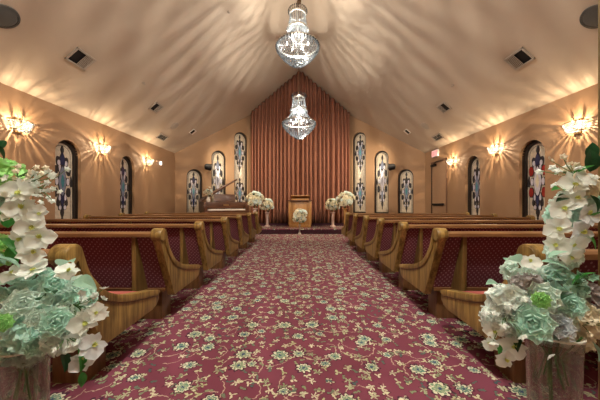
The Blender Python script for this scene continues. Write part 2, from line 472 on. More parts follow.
# stage
b = MB()
pl = [(-3.85, 8.42), (-1.62, 8.42), (-1.62, 9.45), (1.62, 9.45), (1.62, 8.42), (3.85, 8.42), (3.95, 9.6), (2.1, 11.12), (-2.1, 11.12), (-3.95, 9.6)]
b.prism(pl, 'Z', 0.001, .178)
st = b.build('stage_platform', 'carpet', smooth=False)
tag(st, 'low carpeted stage platform under the lectern', 'platform', kind='structure')
b = MB(); b.box(-1.62, 1.62, 9.435, 9.449, .0, .15)
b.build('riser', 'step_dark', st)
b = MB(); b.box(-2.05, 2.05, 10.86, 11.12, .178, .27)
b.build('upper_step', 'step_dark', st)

# ------------------------------------------------------------------ windows
def ell(cx, cz, rx, rz, n=14, pw=1.): return [(cx + rx * math.copysign(abs(math.cos(a)) ** pw, math.cos(a)), cz + rz * math.copysign(abs(math.sin(a)) ** pw, math.sin(a))) for a in [2 * math.pi * k / n for k in range(n)]]
def dia(cx, cz, rx, rz): return ell(cx, cz, rx, rz, 16, 1.45)
def drop(cx, cz, rx, rz, up=1): return [(cx + rx * math.sin(a) * (abs(math.sin(a / 2)) ** 1.3), cz + up * rz * math.cos(a)) for a in [2 * math.pi * k / 14 for k in range(14)]]

def motif(P, z0, z1, hw, sch):
    """ornament between z0 and z1, half-width hw; P maps colour -> outlines"""
    H = z1 - z0; c = (z0 + z1) / 2
    def add(k, pts):
        P.setdefault(k, []).append(pts)
        if k != 'lead':
            cx = sum(p[0] for p in pts) / len(pts); cz = sum(p[1] for p in pts) / len(pts)
            P.setdefault('lead', []).append([(p[0] + (.009 if p[0] > cx else -.009), p[1] + (.010 if p[1] > cz else -.010)) for p in pts])
    add('lead', dia(0, z1 - .06 * H, hw * .16, H * .06))
    add(sch[0], drop(0, z1 - .18 * H, hw * .34, H * .085))
    for s in (-1, 1):
        add('lead', drop(s * hw * .40, z1 - .235 * H, hw * .24, H * .085, -1))
        add(sch[1], ell(s * hw * .60, c + .16 * H, hw * .21, H * .065))
        add(sch[1], ell(s * hw * .60, c - .13 * H, hw * .21, H * .065))
        add('lead', drop(s * hw * .86, c + .02 * H, hw * .17, H * .075))
        add('g_lilac', ell(s * hw * .52, c + .015 * H, hw * .13, H * .05))
        add('g_lilac', drop(s * hw * .26, c - .19 * H, hw * .13, H * .05))
        add('g_lilac', drop(s * hw * .26, c + .19 * H, hw * .13, H * .05, -1))
        add('g_lilac', ell(s * hw * .34, c + .265 * H, hw * .13, H * .035))
        add('lead', drop(s * hw * .38, c - .25 * H, hw * .2, H * .07))
        add('g_lilac', ell(s * hw * .22, c - .335 * H, hw * .11, H * .03))
    add(sch[2], dia(0, c + .02 * H, hw * .36, H * .20))
    add(sch[3], dia(0, c + .02 * H, hw * .16, H * .09))
    add('lead', ell(0, c + .24 * H, hw * .17, H * .04))
    add(sch[0], drop(0, c - .25 * H, hw * .24, H * .085, -1))
    add('lead', dia(0, c - .40 * H, hw * .17, H * .075))
    add('lead', dia(0, z0 + .02 * H, hw * .07, H * .03))

SCH = {'dark': ('g_navy', 'lead', 'g_slate', 'g_teal'), 'red': ('g_navy', 'g_red', 'g_lilac', 'pale_glass'), 'light': ('g_slate', 'lead', 'g_lilac', 'g_slate'), 'blue': ('lead', 'lead', 'g_slate', 'g_teal')}
MAT['pale_glass'] = plain('pale_yellow_glass', (.72, .68, .50), .12, var=.2, scale=30)
PART = {'lead': 'leading', 'g_navy': 'navy_glass', 'g_red': 'ruby_glass', 'g_slate': 'slate_glass', 'g_teal': 'teal_glass', 'g_lilac': 'lilac_glass', 'pale_glass': 'yellow_glass'}
WCOUNT = [0]
def window(mtx, c, w, ztop, sch, label):
    WCOUNT[0] += 1
    o = bpy.data.objects.new('window_%d' % WCOUNT[0], None); COL.objects.link(o)
    tag(o, label, 'window', kind='structure')
    o.matrix_world = mtx @ Matrix.Translation((c, 0, 0))
    # frame ring in the recess
    outer = arch(0, w - .004, SILL + .002, ztop - .002, 18); t = .055
    inner = arch(0, w - 2 * t, SILL + t, ztop - t, 18)
    bm = bmesh.new()
    y0, y1 = REC - .075, REC - .005
    A = [[bm.verts.new((p[0], y, p[1])) for p in lp] for lp in (outer, inner) for y in (y0, y1)]
    n = len(outer)
    for i in range(n):
        j = (i + 1) % n
        bm.faces.new((A[0][i], A[0][j], A[2][j], A[2][i])); bm.faces.new((A[2][i], A[2][j], A[3][j], A[3][i]))
        bm.faces.new((A[3][i], A[3][j], A[1][j], A[1][i])); bm.faces.new((A[1][i], A[1][j], A[0][j], A[0][i]))
    bmesh.ops.recalc_face_normals(bm, faces=bm.faces)
    me = bpy.data.meshes.new('window_frame'); bm.to_mesh(me); bm.free(); me.materials.append(MAT['frame'])
    link('window_frame', me, o)
    # dark lining of the recess
    bm = bmesh.new(); lo = arch(0, w - .002, SILL + .001, ztop - .001, 18)
    a = [bm.verts.new((p[0], .06, p[1])) for p in lo]; d = [bm.verts.new((p[0], y0, p[1])) for p in lo]
    for i in range(len(lo)):
        j = (i + 1) % len(lo); bm.faces.new((a[i], a[j], d[j], d[i]))
    me = bpy.data.meshes.new('window_reveal'); bm.to_mesh(me); bm.free(); me.materials.append(MAT['frame'])
    link('window_reveal', me, o)
    b = MB(); b.prism(arch(0, w - 2 * t + .02, SILL + t - .01, ztop - t + .01, 18), 'Y', REC - .035, REC - .02)
    b.build('pane', 'pane', o)
    P = {}
    hw = (w / 2 - t - .015) * 1.08
    z0 = SILL + .07; z1 = ztop - .10
    if ztop > 3.7:
        motif(P, z0 + .05, z0 + .44 * (z1 - z0), hw, SCH['blue']); motif(P, z0 + .52 * (z1 - z0), z1, hw, SCH['blue'])
    elif ztop > 2.9:
        motif(P, z0 + .1, z1 - .05, hw, SCH[sch])
    else:
        motif(P, z0, z1, hw, SCH[sch])
    for k, lst in P.items():
        b = MB(); off = {'lead': .0, 'g_teal': -.008, 'pale_glass': -.008}.get(k, -.004)
        for q in lst: b.prism(q, 'Y', REC - .046 + off, REC - .034)
        b.build(PART[k], k, o)
    # border lines
    b = MB(); r = w / 2 - t - .045; zs = ztop - w / 2
    pts = [(-r, REC - .038, SILL + t)] + [(-r, REC - .038, zs)] + [(-r * math.cos(math.pi * k / 12), REC - .038, zs + r * math.sin(math.pi * k / 12)) for k in range(1, 12)] + [(r, REC - .038, zs), (r, REC - .038, SILL + t)]
    b.tube(pts, .004, 4); b.build('border_leading', 'lead', o)
    return o

window(LW, SIDE_WIN[0][0], *SIDE_WIN[0][1:], 'dark', 'dark arched stained glass window behind the white orchids, piano side')
window(LW, SIDE_WIN[1][0], *SIDE_WIN[1][1:], 'dark', 'dark arched stained glass window between second and third sconces, piano side')
window(RW, -SIDE_WIN[0][0], *SIDE_WIN[0][1:], 'red', 'arched stained glass window with ruby red ovals, beside the orchids')
window(RW, -SIDE_WIN[1][0], *SIDE_WIN[1][1:], 'blue', 'arched stained glass window next to the exit door, blue ovals')
for k, (s, w, t) in enumerate(WING_WIN):
    nm = ('tallest', 'middle height', 'shortest')[k]
    window(LG, WING_L - s, w, t, ('blue', 'light', 'dark')[k], nm + ' arched stained glass window of the three behind the piano')
    window(RG, s, w, t, ('blue', 'light', 'blue')[k], nm + ' arched stained glass window of the three between curtain and door')

# ------------------------------------------------------------------ curtain
def curtain():
    bm = bmesh.new(); nx = 420; cols = []
    rr = random.Random(3); ph = 0; xs = []
    zs_n = 16
    y_of = []
    for i in range(nx + 1):
        x = -2.04 + 4.08 * i / nx
        ph += 2 * math.pi / (nx / 25) * (1 + .6 * noise.noise((x * 2.1, 4.3, 0)))
        a = .105 + .05 * noise.noise((x * 1.7, 9.1, 0))
        y_of.append((x, a, ph))
    for x, a, p in y_of:
        col = []
        zt = ceil_z(x) - .02
        for k in range(zs_n + 1):
            t = k / zs_n; z = .285 + (zt - .285) * t
            amp = a * (1 - .25 * t)
            w = math.sin(p + .5 * noise.noise((x * 3, z * .5, 1)))
            y = 10.98 + amp * (abs(w) ** .7 * math.copysign(1, w)) + .02 * noise.noise((x * 6, z * .7, 2))
            col.append(bm.verts.new((x, min(y, 11.15), z)))
        cols.append(col)
    for A, B in zip(cols, cols[1:]):
        for k in range(zs_n): bm.faces.new((A[k], B[k], B[k + 1], A[k + 1]))
    me = bpy.data.meshes.new('stage_curtain'); bm.to_mesh(me); bm.free(); me.materials.append(MAT['curtain'])
    for p in me.polygons: p.use_smooth = True
    o = link('stage_curtain', me); m = o.modifiers.new('thick', 'SOLIDIFY'); m.thickness = .008
    tag(o, 'tall pleated rust brown curtain behind the lectern', 'curtain')
curtain()

# ------------------------------------------------------------------ pews
PROF_TOP = [(.04, .862), (.075, .862), (.105, .842), (.122, .80), (.145, .735), (.184, .663), (.298, .545), (.467, .470), (.66, .421), (.80, .392), (.85, .378)]
def make_pew():
    root = thing('pew', 'x', 'pew')
    HL = 1.5025; TH = .065
    top = catmull(PROF_TOP, 5)
    prof = [(.275, .237), (.79, .243), (.85, .262), (.885, .30), (.885, .345)] + top[::-1] + [(.012, .84), (.0, .80), (.03, .75)]
    for sgn in (-1, 1):
        x0, x1 = sgn * HL, sgn * (HL - TH)
        b = MB(); b.prism(prof, 'X', min(x0, x1), max(x0, x1), .006)
        e = b.build('end_panel', 'oak', root)
        # moulded cap along the scooped edge
        lo = []
        for i, p in enumerate(top):
            q0 = Vector(top[max(i - 1, 0)]); q1 = Vector(top[min(i + 1, len(top) - 1)]); d = (q1 - q0).normalized()
            nrm = Vector((d.y, -d.x))
            if nrm.y > 0: nrm = -nrm
            if i < 3: nrm = Vector((0, -1))
            lo.append(tuple(Vector(p) + nrm * .042))
        cap = [(p[0], p[1] + .004) for p in top] + [(.875, .372), (.888, .352)] + lo[::-1] + [(.012, .80), (.004, .825), (.014, .848)]
        b = MB(); b.prism(cap, 'X', min(x0, x1) - .010, max(x0, x1) + .010, .006)
        b.build('arm_cap', 'oak', e)
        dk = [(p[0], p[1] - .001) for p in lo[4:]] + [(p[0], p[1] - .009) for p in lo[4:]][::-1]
        b = MB(); b.prism(dk, 'X', min(x0, x1) - .003, max(x0, x1) + .003); b.build('groove_shade', 'oak_dark', e)  # dark strip puts the shadow line under the cap into the wood colour
        b = MB(); b.lathe([(.001, -.044), (.046, -.044), (.053, -.034), (.053, .034), (.046, .044), (.001, .044)], 20, Matrix.Translation(((x0 + x1) / 2, .052, .812)) @ Matrix.Rotation(R(90), 4, 'Y'))
        b.build('scroll', 'oak', e)
        px = sgn * (HL - .13); q = sgn * (HL - .33)
        b = MB(); b.box(min(px, q), max(px, q), .30, .47, 0, .30, .006); b.build('pedestal', 'oak_dark', root)
    b = MB(); b.box(-.1, .1, .30, .47, 0, .30, .006); b.build('pedestal', 'oak_dark', root)
    inn = HL - TH - .001
    b = MB(); b.prism([(.062, .80), (.235, .30), (.275, .30), (.102, .80)], 'X', -inn, inn, .004); b.build('back_panel', 'fabric', root)
    b = MB(); b.prism([(.012, .797), (.012, .824), (.03, .836), (.095, .836), (.112, .82), (.112, .797)], 'X', -inn, inn, .004); b.build('top_rail', 'oak_x', root)
    b = MB(); b.prism([(.215, .285), (.208, .312), (.29, .312), (.29, .285)], 'X', -inn, inn, .003); b.build('bottom_rail', 'oak_x', root)
    b = MB(); b.prism([(.23, .285), (.23, .325), (.78, .355), (.80, .35), (.80, .295), (.78, .285)], 'X', -inn, inn, .004); b.build('seat_board', 'oak_x', root)
    b = MB(); b.prism([(.245, .36), (.78, .36), (.78, .385), (.75, .402), (.5, .418), (.245, .415)], 'X', -inn + .004, inn - .004, .008); b.build('seat_cushion', 'cushion', root)
    for fx in (-HL + .24, 0, HL - .24):
        b = MB(); b.prism([(.052, .79), (.068, .79), (.245, .29), (.245, .255), (.062, .255)], 'X', fx - .018, fx + .018, .003)
        b.build('back_brace', 'oak_brace', root)
    return root

ordn = ['first', 'second', 'third', 'fourth', 'fifth', 'sixth', 'seventh']
PEW_X = 2.6525
LY = [1.28, 2.16, 3.05, 4.08, 5.08, 6.08, 7.10]
RY = [1.28, 2.18, 2.98, 3.82, 4.68, 5.58, 6.50]
pew0 = make_pew()
kids0 = [(c, [g for g in bpy.data.objects if g.parent == c]) for c in bpy.data.objects if c.parent == pew0]
def dup_pew():
    r = pew0.copy(); COL.objects.link(r)
    for c, gs in kids0:
        k = c.copy(); COL.objects.link(k); k.parent = r
        for g in gs:
            q = g.copy(); COL.objects.link(q); q.parent = k
    return r
first = True
for side, ys, sd in ((-1, LY, 'piano'), (1, RY, 'exit door')):
    for i, y in enumerate(ys):
        p = pew0 if first else dup_pew(); first = False
        p.location = (side * PEW_X, y, 0)
        if i == 0: lab = 'oak pew with burgundy upholstery standing right beside the tall vase, %s side' % sd
        elif i == 6: lab = 'oak pew with burgundy upholstery in the row next to the stage, %s side' % sd
        else: lab = 'oak pew with burgundy upholstery, %s row from the vase on %s side' % (ordn[i], sd)
        tag(p, lab, 'pew', 'oak pews along the aisle')

# ------------------------------------------------------------------ lights helpers
def gobo_point(name, loc, energy, col, size, axis=None, freq=9., lo=.25, hi=1.9, parent=None, elev=1.2, graze=0.):
    """bulb behind cut crystal: the output varies with direction around an axis"""
    L = bpy.data.lights.new(name, 'POINT'); L.energy = energy; L.color = col; L.shadow_soft_size = size
    o = bpy.data.objects.new(name, L); COL.objects.link(o); o.location = loc
    if parent: o.parent = parent
    if axis:
        L.use_nodes = True; nt = L.node_tree
        em = [n for n in nt.nodes if n.type == 'EMISSION'][0]
        tc = N(nt, 'ShaderNodeTexCoord')
        sp = N(nt, 'ShaderNodeSeparateXYZ'); nt.links.new(tc.outputs['Normal'], sp.inputs[0])
        X, Y, Z = sp.outputs
        a, bq, c = {'X': (Y, Z, X), 'Y': (X, Z, Y), 'Z': (X, Y, Z)}[axis]
        ln = M_(nt, 'SQRT', M_(nt, 'ADD', M_(nt, 'ADD', M_(nt, 'MULTIPLY', a, a), M_(nt, 'MULTIPLY', bq, bq)), 1e-5))
        cb = N(nt, 'ShaderNodeCombineXYZ')
        nt.links.new(M_(nt, 'DIVIDE', a, ln), cb.inputs[0]); nt.links.new(M_(nt, 'DIVIDE', bq, ln), cb.inputs[1])
        nt.links.new(M_(nt, 'MULTIPLY', c, elev / freq), cb.inputs[2])
        f = tex_noise(nt, cb.outputs[0], freq, 3, .6)
        mr = N(nt, 'ShaderNodeMapRange'); nt.links.new(f, mr.inputs[0])
        mr.inputs[1].default_value = .35; mr.inputs[2].default_value = .68; mr.inputs[3].default_value = lo; mr.inputs[4].default_value = hi
        out = mr.outputs[0]
        if graze:   # cut crystal throws more light sideways than straight out
            out = M_(nt, 'MULTIPLY', out, M_(nt, 'DIVIDE', 1.0, M_(nt, 'ADD', M_(nt, 'MULTIPLY', M_(nt, 'ABSOLUTE', c), 2.2), .28)))
            up = N(nt, 'ShaderNodeMapRange'); nt.links.new(Z, up.inputs[0])
            up.inputs[1].default_value = .1; up.inputs[2].default_value = .75; up.inputs[3].default_value = 0.; up.inputs[4].default_value = .72
            mxu = N(nt, 'ShaderNodeMix', data_type='FLOAT'); nt.links.new(up.outputs[0], mxu.inputs[0]); nt.links.new(out, mxu.inputs[2]); mxu.inputs[3].default_value = .62
            out = mxu.outputs[0]
        nt.links.new(out, em.inputs['Strength'])
    return o

# ------------------------------------------------------------------ chandeliers
def make_chandelier():
    root = thing('chandelier', 'x', 'chandelier')      # origin at the lowest tip
    H = 1.25
    def ring(r, z, t=.012, name='ring'):
        b = MB(); n = 40
        b.lathe([(r - t, z - .018), (r + t, z - .018), (r + t, z + .018), (r - t, z + .018), (r - t, z - .018)], n, cap=False)
        return b.build(name, 'silver', root)
    ring(.385, .47, .010, 'basket_ring'); ring(.19, .82, .008, 'middle_ring'); ring(.145, 1.14, .010, 'crown_ring')
    # bead strings hanging in the three tiers
    def strands(n, f, m, r, h, name):
        b = MB()
        for k in range(n):
            a = 2 * math.pi * k / n
            for j in range(m + 1):
                rad, z = f(j / m)
                b.gem((rad * math.cos(a), rad * math.sin(a), z), r, h)
        return b.build(name, 'crystal', root, smooth=False)
    strands(40, lambda t: (.385 * math.cos(t * 1.45) ** .85 + .02, .455 - .40 * t ** 1.15), 14, .017, .022, 'basket_beads')
    strands(34, lambda t: (.15 + .23 * (1 - t) ** 1.7, .485 + .34 * t), 12, .014, .020, 'neck_beads')
    strands(26, lambda t: (.185 - .045 * t ** .7, .83 + .30 * t), 11, .013, .018, 'upper_beads')
    strands(26, lambda t: (.145 + .035 * math.sin(t * 2.6), 1.14 + .09 * t), 4, .014, .018, 'crown_beads')
    # prisms hanging from the big ring
    b = MB()
    for k in range(44):
        a = 2 * math.pi * k / 44
        b.gem((.405 * math.cos(a), .405 * math.sin(a), .42), .018, .05)
    b.build('prism_fringe', 'crystal', root, smooth=False)
    b = MB()
    for k in range(24):
        a = 2 * math.pi * k / 24
        b.gem((.21 * math.cos(a), .20 * math.sin(a), .785), .013, .04)
    b.build('middle_fringe', 'crystal', root, smooth=False)
    b = MB(); b.ball((0, 0, .035), .038, 2); b.build('finial', 'crystal', root)
    b = MB(); b.tube([(0, 0, .06), (0, 0, 1.25)], .014, 10)
    for k in range(6):
        a = k * math.pi / 3
        b.tube([(0, 0, .50), (.10 * math.cos(a), .10 * math.sin(a), .46), (.2 * math.cos(a), .2 * math.sin(a), .48)], .007, 6)
        b.tube([(.385 * math.cos(a), .385 * math.sin(a), .47), (0, 0, .52)], .006, 6)
    b.build('centre_stem', 'silver', root)
    for k in range(6):
        a = k * math.pi / 3
        b = MB(); b.lathe([(.001, 0), (.013, .0), (.015, .03), (.010, .06), (.001, .085)], 10)
        b.build('candle_bulb', 'bulb_white', root, (.2 * math.cos(a), .2 * math.sin(a), .485))
    return root
CH = [(-.05, 5.6, 3.94, 'crystal chandelier hanging higher up, large against the beige ceiling'),
      (-.03, 7.2, 2.81, 'crystal chandelier hanging lower, in front of the rust curtain'),
      (-.03, 2.6, 3.95, 'added unseen crystal chandelier above the aisle, lighting the pews and flowers'),
      (-.03, .1, 3.95, 'added unseen crystal chandelier over the carpet behind the vases, lighting the flowers')]  # last two added out of view to brighten the flowers and near pews
ch0 = make_chandelier()
chk = [c for c in bpy.data.objects if c.parent == ch0]
for i, (x, y, z, lab) in enumerate(CH):
    if i == 0: r = ch0
    else:
        r = ch0.copy(); COL.objects.link(r)
        for c in chk:
            k = c.copy(); COL.objects.link(k); k.parent = r
    r.location = (x, y, z); r.rotation_euler = (0, 0, .2 * i)
    tag(r, lab, 'chandelier', 'crystal chandeliers on the ridge')
    # stem chain up to the ridge
    b = MB(); zt = ceil_z(x) - z
    b.tube([(0, 0, 1.22), (0, 0, zt - .03)], .007, 8); b.lathe([(.001, zt - .09), (.05, zt - .07), (.06, zt - .01), (.001, zt)], 16)
    b.build('hanging_rod', 'bronze', r)
    if i == 0: r.scale = (1.12, 1.12, 1.)
    gobo_point('chandelier_lamp', (x, y, z + .74), (260, 300, 360, 1150)[i], (1., .90, .77), .03, 'Z', 44., .68, 1.3)  # the added unseen pair gets stronger lamps to fill the foreground
    gobo_point('chandelier_basket_lamp', (x, y, z + .30), (40, 40, 110, 150)[i], (1., .95, .88), .05)

# ------------------------------------------------------------------ sconces
def make_sconce():
    root = thing('wall_sconce', 'x', 'sconce')          # local +Y out of the wall
    b = MB(); b.box(-.05, .05, .001, .018, -.10, .13, .005); b.build('back_plate', 'brass', root)
    def half(r, z, t, name):
        b = MB(); n = 20
        pts = [(r * math.cos(math.pi * k / n), .015 + r * .9 * math.sin(math.pi * k / n), z) for k in range(n + 1)]
        b.tube(pts, t, 6); return b.build(name, 'brass', root)
    half(.17, .085, .008, 'upper_rim'); half(.13, -.055, .006, 'lower_rim')
    b = MB()
    for k in range(19):
        a = math.pi * (k + .5) / 19
        for j in range(6):
            t = j / 5; r = .172 - .045 * t; b.gem((r * math.cos(a), .015 + r * .9 * math.sin(a), .072 - .12 * t), .0135, .015)
    b.build('crystal_bowl', 'crystal_bright', root, smooth=False)
    b = MB()
    for q in range(4):
        for k in range(4 + 3 * q):
            a = math.pi * (k + .5) / (4 + 3 * q); r = .02 + .032 * q; b.gem((r * math.cos(a), .02 + r * .9 * math.sin(a), -.068 + .004 * q), .014, .014)
    b.build('bottom_crystals', 'crystal_bright', root, smooth=False)
    for s in (-1, 1):  # glowing shapes stand in for the V of light thrown up the wall
        b = MB(); pts = [(s * .02, .05, .02), (s * .035, .05, .08), (s * .040, .05, .13), (s * (.036 if s < 0 else .050), .05, .175)]
        b.tube(catmull(pts, 4), [.006] * 5 + [.009] * 4 + [.008, .006, .004, .002], 8)
        b.build('light_streak', 'streak_glow', root)
    return root
sc0 = make_sconce(); sck = [c for c in bpy.data.objects if c.parent == sc0]
SZ = 2.27; k = 0
for side, nm in ((-1, 'piano'), (1, 'exit door')):
    for i, (y, txt) in enumerate(((4.12, 'nearest the orchids'), (5.85, 'between the two arched windows'), (7.6, 'beyond both arched windows'))):
        if k == 0: r = sc0
        else:
            r = sc0.copy(); COL.objects.link(r)
            for c in sck:
                q = c.copy(); COL.objects.link(q); q.parent = r
        k += 1
        r.location = (side * (XW - .002), y + (.06 if side > 0 and i < 2 else 0), SZ)
        r.rotation_euler = (0, 0, R(90) if side > 0 else R(-90))
        tag(r, 'lit crystal wall sconce on the %s side wall, %s' % (nm, ('at the orchid end', 'between the two arched windows', 'past both arched windows')[i]), 'sconce', 'crystal wall sconces')
        gobo_point('sconce_lamp', (side * (XW - .095), r.location.y, SZ + .045), 26, (1., .74, .47), .008, 'X', 6.5, .10, 2.4, graze=1.)

# ------------------------------------------------------------------ ceiling fittings
SA = math.atan(SLOPE)
def on_ceiling(o, x, y):
    """stand local -Z out of the ceiling at x, y"""
    o.location = (x, y, ceil_z(x)); o.rotation_euler = (0, SA if x > 0 else -SA, 0)
def vent(x, y, sx, sy, label, two=True):
    o = thing('ceiling_vent', label, 'vent', group='ceiling vents'); on_ceiling(o, x, y)
    b = MB(); t = .028
    for (x0, x1, y0, y1) in ((-sx, sx, -sy, -sy + t), (-sx, sx, sy - t, sy), (-sx, -sx + t, -sy, sy), (sx - t, sx, -sy, sy)):
        b.box(x0, x1, y0, y1, -.022, -.001, .003)
    b.build('vent_frame', 'grey', o)
    b = MB(); b.box(-sx + t, sx - t, -sy + t, sy - t, -.006, -.001); b.build('dark_opening', 'black', o)
    n = 7; b = MB()
    for q in range(n):
        yy = (0 if two else -sy + t) + ((sy - t) - (0 if two else -sy + t)) * (q + .5) / n
        b.box(-sx + t, sx - t, -.012 if two else -.014, .012 if two else .014, -.002, .002, 0, Matrix.Translation((0, yy, -.014)) @ Matrix.Rotation(R(25), 4, 'X'))
    b.build('louvre', 'grey', o)
for s, nm in ((-1, 'piano'), (1, 'exit door')):
    vent(s * 3.65, 4.41, .14, .19, 'large square ceiling vent, half black, above the %s side nearest the round speaker' % nm)
    vent(s * 3.63, 6.68, .13, .17, 'smaller half black ceiling vent over the %s side pews' % nm)
    vent(s * 4.13, 7.94, .10, .23, 'flat grey slatted ceiling register low above the %s side wall' % nm, False)
    o = thing('ceiling_speaker', 'round dark ceiling speaker high above the %s side vase' % nm, 'speaker', group='round ceiling speakers'); on_ceiling(o, s * 3.72, 3.33)
    b = MB(); b.lathe([(.001, -.022), (.12, -.018), (.135, -.012)], 32, cap=False); b.build('grille', 'grille', o)
    b = MB(); b.lathe([(.135, -.02), (.155, -.014), (.158, -.001)], 32, cap=False); b.build('speaker_rim', 'grille', o)
    o = thing('ceiling_downlight', 'small round brown ceiling disc above the %s side, between vent and slatted register' % nm, 'downlight'); on_ceiling(o, s * 3.75, 7.92)
    b = MB(); b.lathe([(.11, -.016), (.13, -.012), (.135, -.001)], 28, cap=False); b.build('trim_ring', 'grey', o)
    b = MB(); b.lathe([(.001, -.012), (.11, -.014)], 28, cap=False); b.build('lens', 'grey', o)
    o = thing('recessed_spotlight', 'small rectangular recessed ceiling spotlight with black opening above the %s side wing windows' % nm, 'spotlight'); on_ceiling(o, s * 3.62, 8.95)
    b = MB(); b.box(-.10, .10, -.13, .13, -.018, -.001, .004); b.build('white_trim', 'white', o)
    b = MB(); b.box(-.08, .08, -.11, .02, -.026, -.016, .002); b.build('dark_opening', 'black', o)
for x, y, t in ((-3.4, 5.75, 'piano side slope, out from the large vent'), (-1.57, 5.79, 'piano side slope, close to the upper chandelier'), (3.39, 5.87, 'exit door side slope')):
    o = thing('sprinkler_head', 'tiny sprinkler head on the %s' % t, 'sprinkler', group='ceiling sprinklers'); on_ceiling(o, x, y)
    b = MB(); b.lathe([(.001, -.045), (.022, -.045), (.022, -.04), (.007, -.035), (.007, -.012), (.03, -.006), (.03, -.001)], 14); b.build('sprinkler_body', 'grey', o)

# ------------------------------------------------------------------ wall-mounted bits
def stage_spot(s, nm):
    # position on the wing wall
    sv = 1.92; x = XCURT + ux * sv; y = YBACK - uy * sv; z = 2.44
    o = thing('stage_spotlight', 'black bracketed spotlight on the angled wall between two windows, %s side' % nm, 'spotlight', (s * x, y, z), 0, 'wall mounted stage spotlights')
    nrm = Vector((-s * uy, -ux, 0))
    b = MB(); m = Matrix.Rotation(math.atan2(nrm.x, -nrm.y), 4, 'Z')
    b.box(-.05, .05, -.02, -.002, -.06, .06, .004, m); b.build('wall_plate', 'black', o)
    b = MB(); b.tube([nrm * .01, nrm * .10 + Vector((0, 0, .03)), nrm * .16 + Vector((0, 0, .02))], .014, 8); b.build('arm', 'black', o)
    aim = Vector((-s * .80, .50, -.12)).normalized()
    q = aim.to_track_quat('Z', 'Y').to_matrix().to_4x4()
    b = MB(); b.lathe([(.001, -.13), (.07, -.13), (.11, -.08), (.12, .04), (.135, .09), (.125, .09), (.105, .03), (.001, .02)], 18, Matrix.Translation(nrm * .24) @ q); b.build('lamp_can', 'black', o)
    b = MB(); b.lathe([(.001, .035), (.10, .035), (.10, .04), (.001, .04)], 18, Matrix.Translation(nrm * .24) @ q); b.build('lens', 'bulb_white', o)
    return o
stage_spot(-1, 'piano'); stage_spot(1, 'exit door')

# exit door
d = bpy.data.objects.new('door_1', None); COL.objects.link(d); tag(d, 'tan exit door with dark push bar at the stage end', 'door', kind='structure')
d.location = (XW, 8.37, 0)
b = MB(); b.box(-.012, -.001, -.43, .43, 0.01, 2.38); b.build('door_leaf', plain('tan_door_paint', (.35, .225, .135), .5), d)
b = MB()
b.box(-.02, -.001, .43, .47, 0, 2.45, .003); b.box(-.02, -.001, -.47, -.43, 0, 2.45, .003); b.box(-.02, -.001, -.47, .47, 2.38, 2.45, .003)
b.build('door_frame', plain('brown_door_frame', (.16, .085, .05), .5), d)
b = MB(); b.box(-.028, -.012, .405, .43, 0, 2.38); b.build('dark_gap', 'black', d)
b = MB(); b.box(-.075, -.012, -.33, .30, 1.02, 1.09, .008); b.build('push_bar', 'black', d)
b = MB(); b.box(-.07, -.012, .12, .42, 2.29, 2.36, .006); b.tube([(-.05, .25, 2.37), (-.10, .0, 2.40), (-.03, -.30, 2.41)], .012, 6); b.build('door_closer', 'black', d)

# exit sign
o = thing('exit_sign', 'glowing red EXIT sign on the wall above the exit door', 'sign', (XW - .001, 8.55, 2.70))
b = MB(); b.box(-.05, 0, -.19, .19, -.11, .11, .006); b.build('sign_box', 'white', o)
b = MB(); b.box(-.054, -.050, -.175, .175, -.095, .095); b.build('sign_face', 'exit_face', o)
def letters(word, h, w, gap, mat, parent, x, y0, z0, sy=-1):
    G = {'E': [(0, 0, .25, 1), (0, 0, 1, .2), (0, .4, .85, .6), (0, .8, 1, 1)], 'I': [(.35, 0, .65, 1)], 'T': [(.37, 0, .63, 1), (0, .8, 1, 1)]}
    for i, chh in enumerate(word):
        b = MB(); yo = y0 + sy * i * (w + gap)
        if chh == 'X':
            for a in (-1, 1):
                b.box(-.002, 0, -.16 * w, .16 * w, -h * .57, h * .57, 0, Matrix.Translation((x, yo + sy * w / 2, z0 + h / 2)) @ Matrix.Rotation(a * math.atan2(w * .8, h), 4, 'X'))
        else:
            for (u0, v0, u1, v1) in G[chh]:
                ya, yb = yo + sy * u0 * w, yo + sy * u1 * w
                b.box(x - .002, x, min(ya, yb), max(ya, yb), z0 + v0 * h, z0 + v1 * h)
        b.build('letter', mat, parent)
letters('EXIT', .12, .058, .02, 'exit_red', o, -.055, .145, -.06)

o = thing('wall_light', 'tiny white wall light beyond the far sconce on the piano side', 'light', (-XW + .001, 8.22, 2.34))
b = MB(); b.box(0, .02, -.14, .02, -.05, .05, .004); b.build('back_plate', plain('tan_plate', (.38, .25, .16), .5), o)
b = MB(); b.lathe([(.001, -.06), (.028, -.055), (.032, 0), (.028, .055), (.001, .06)], 14, Matrix.Translation((.05, .04, 0))); b.build('lamp_head', emit('wall_light_glow', (1., .9, .8), 2.2), o)

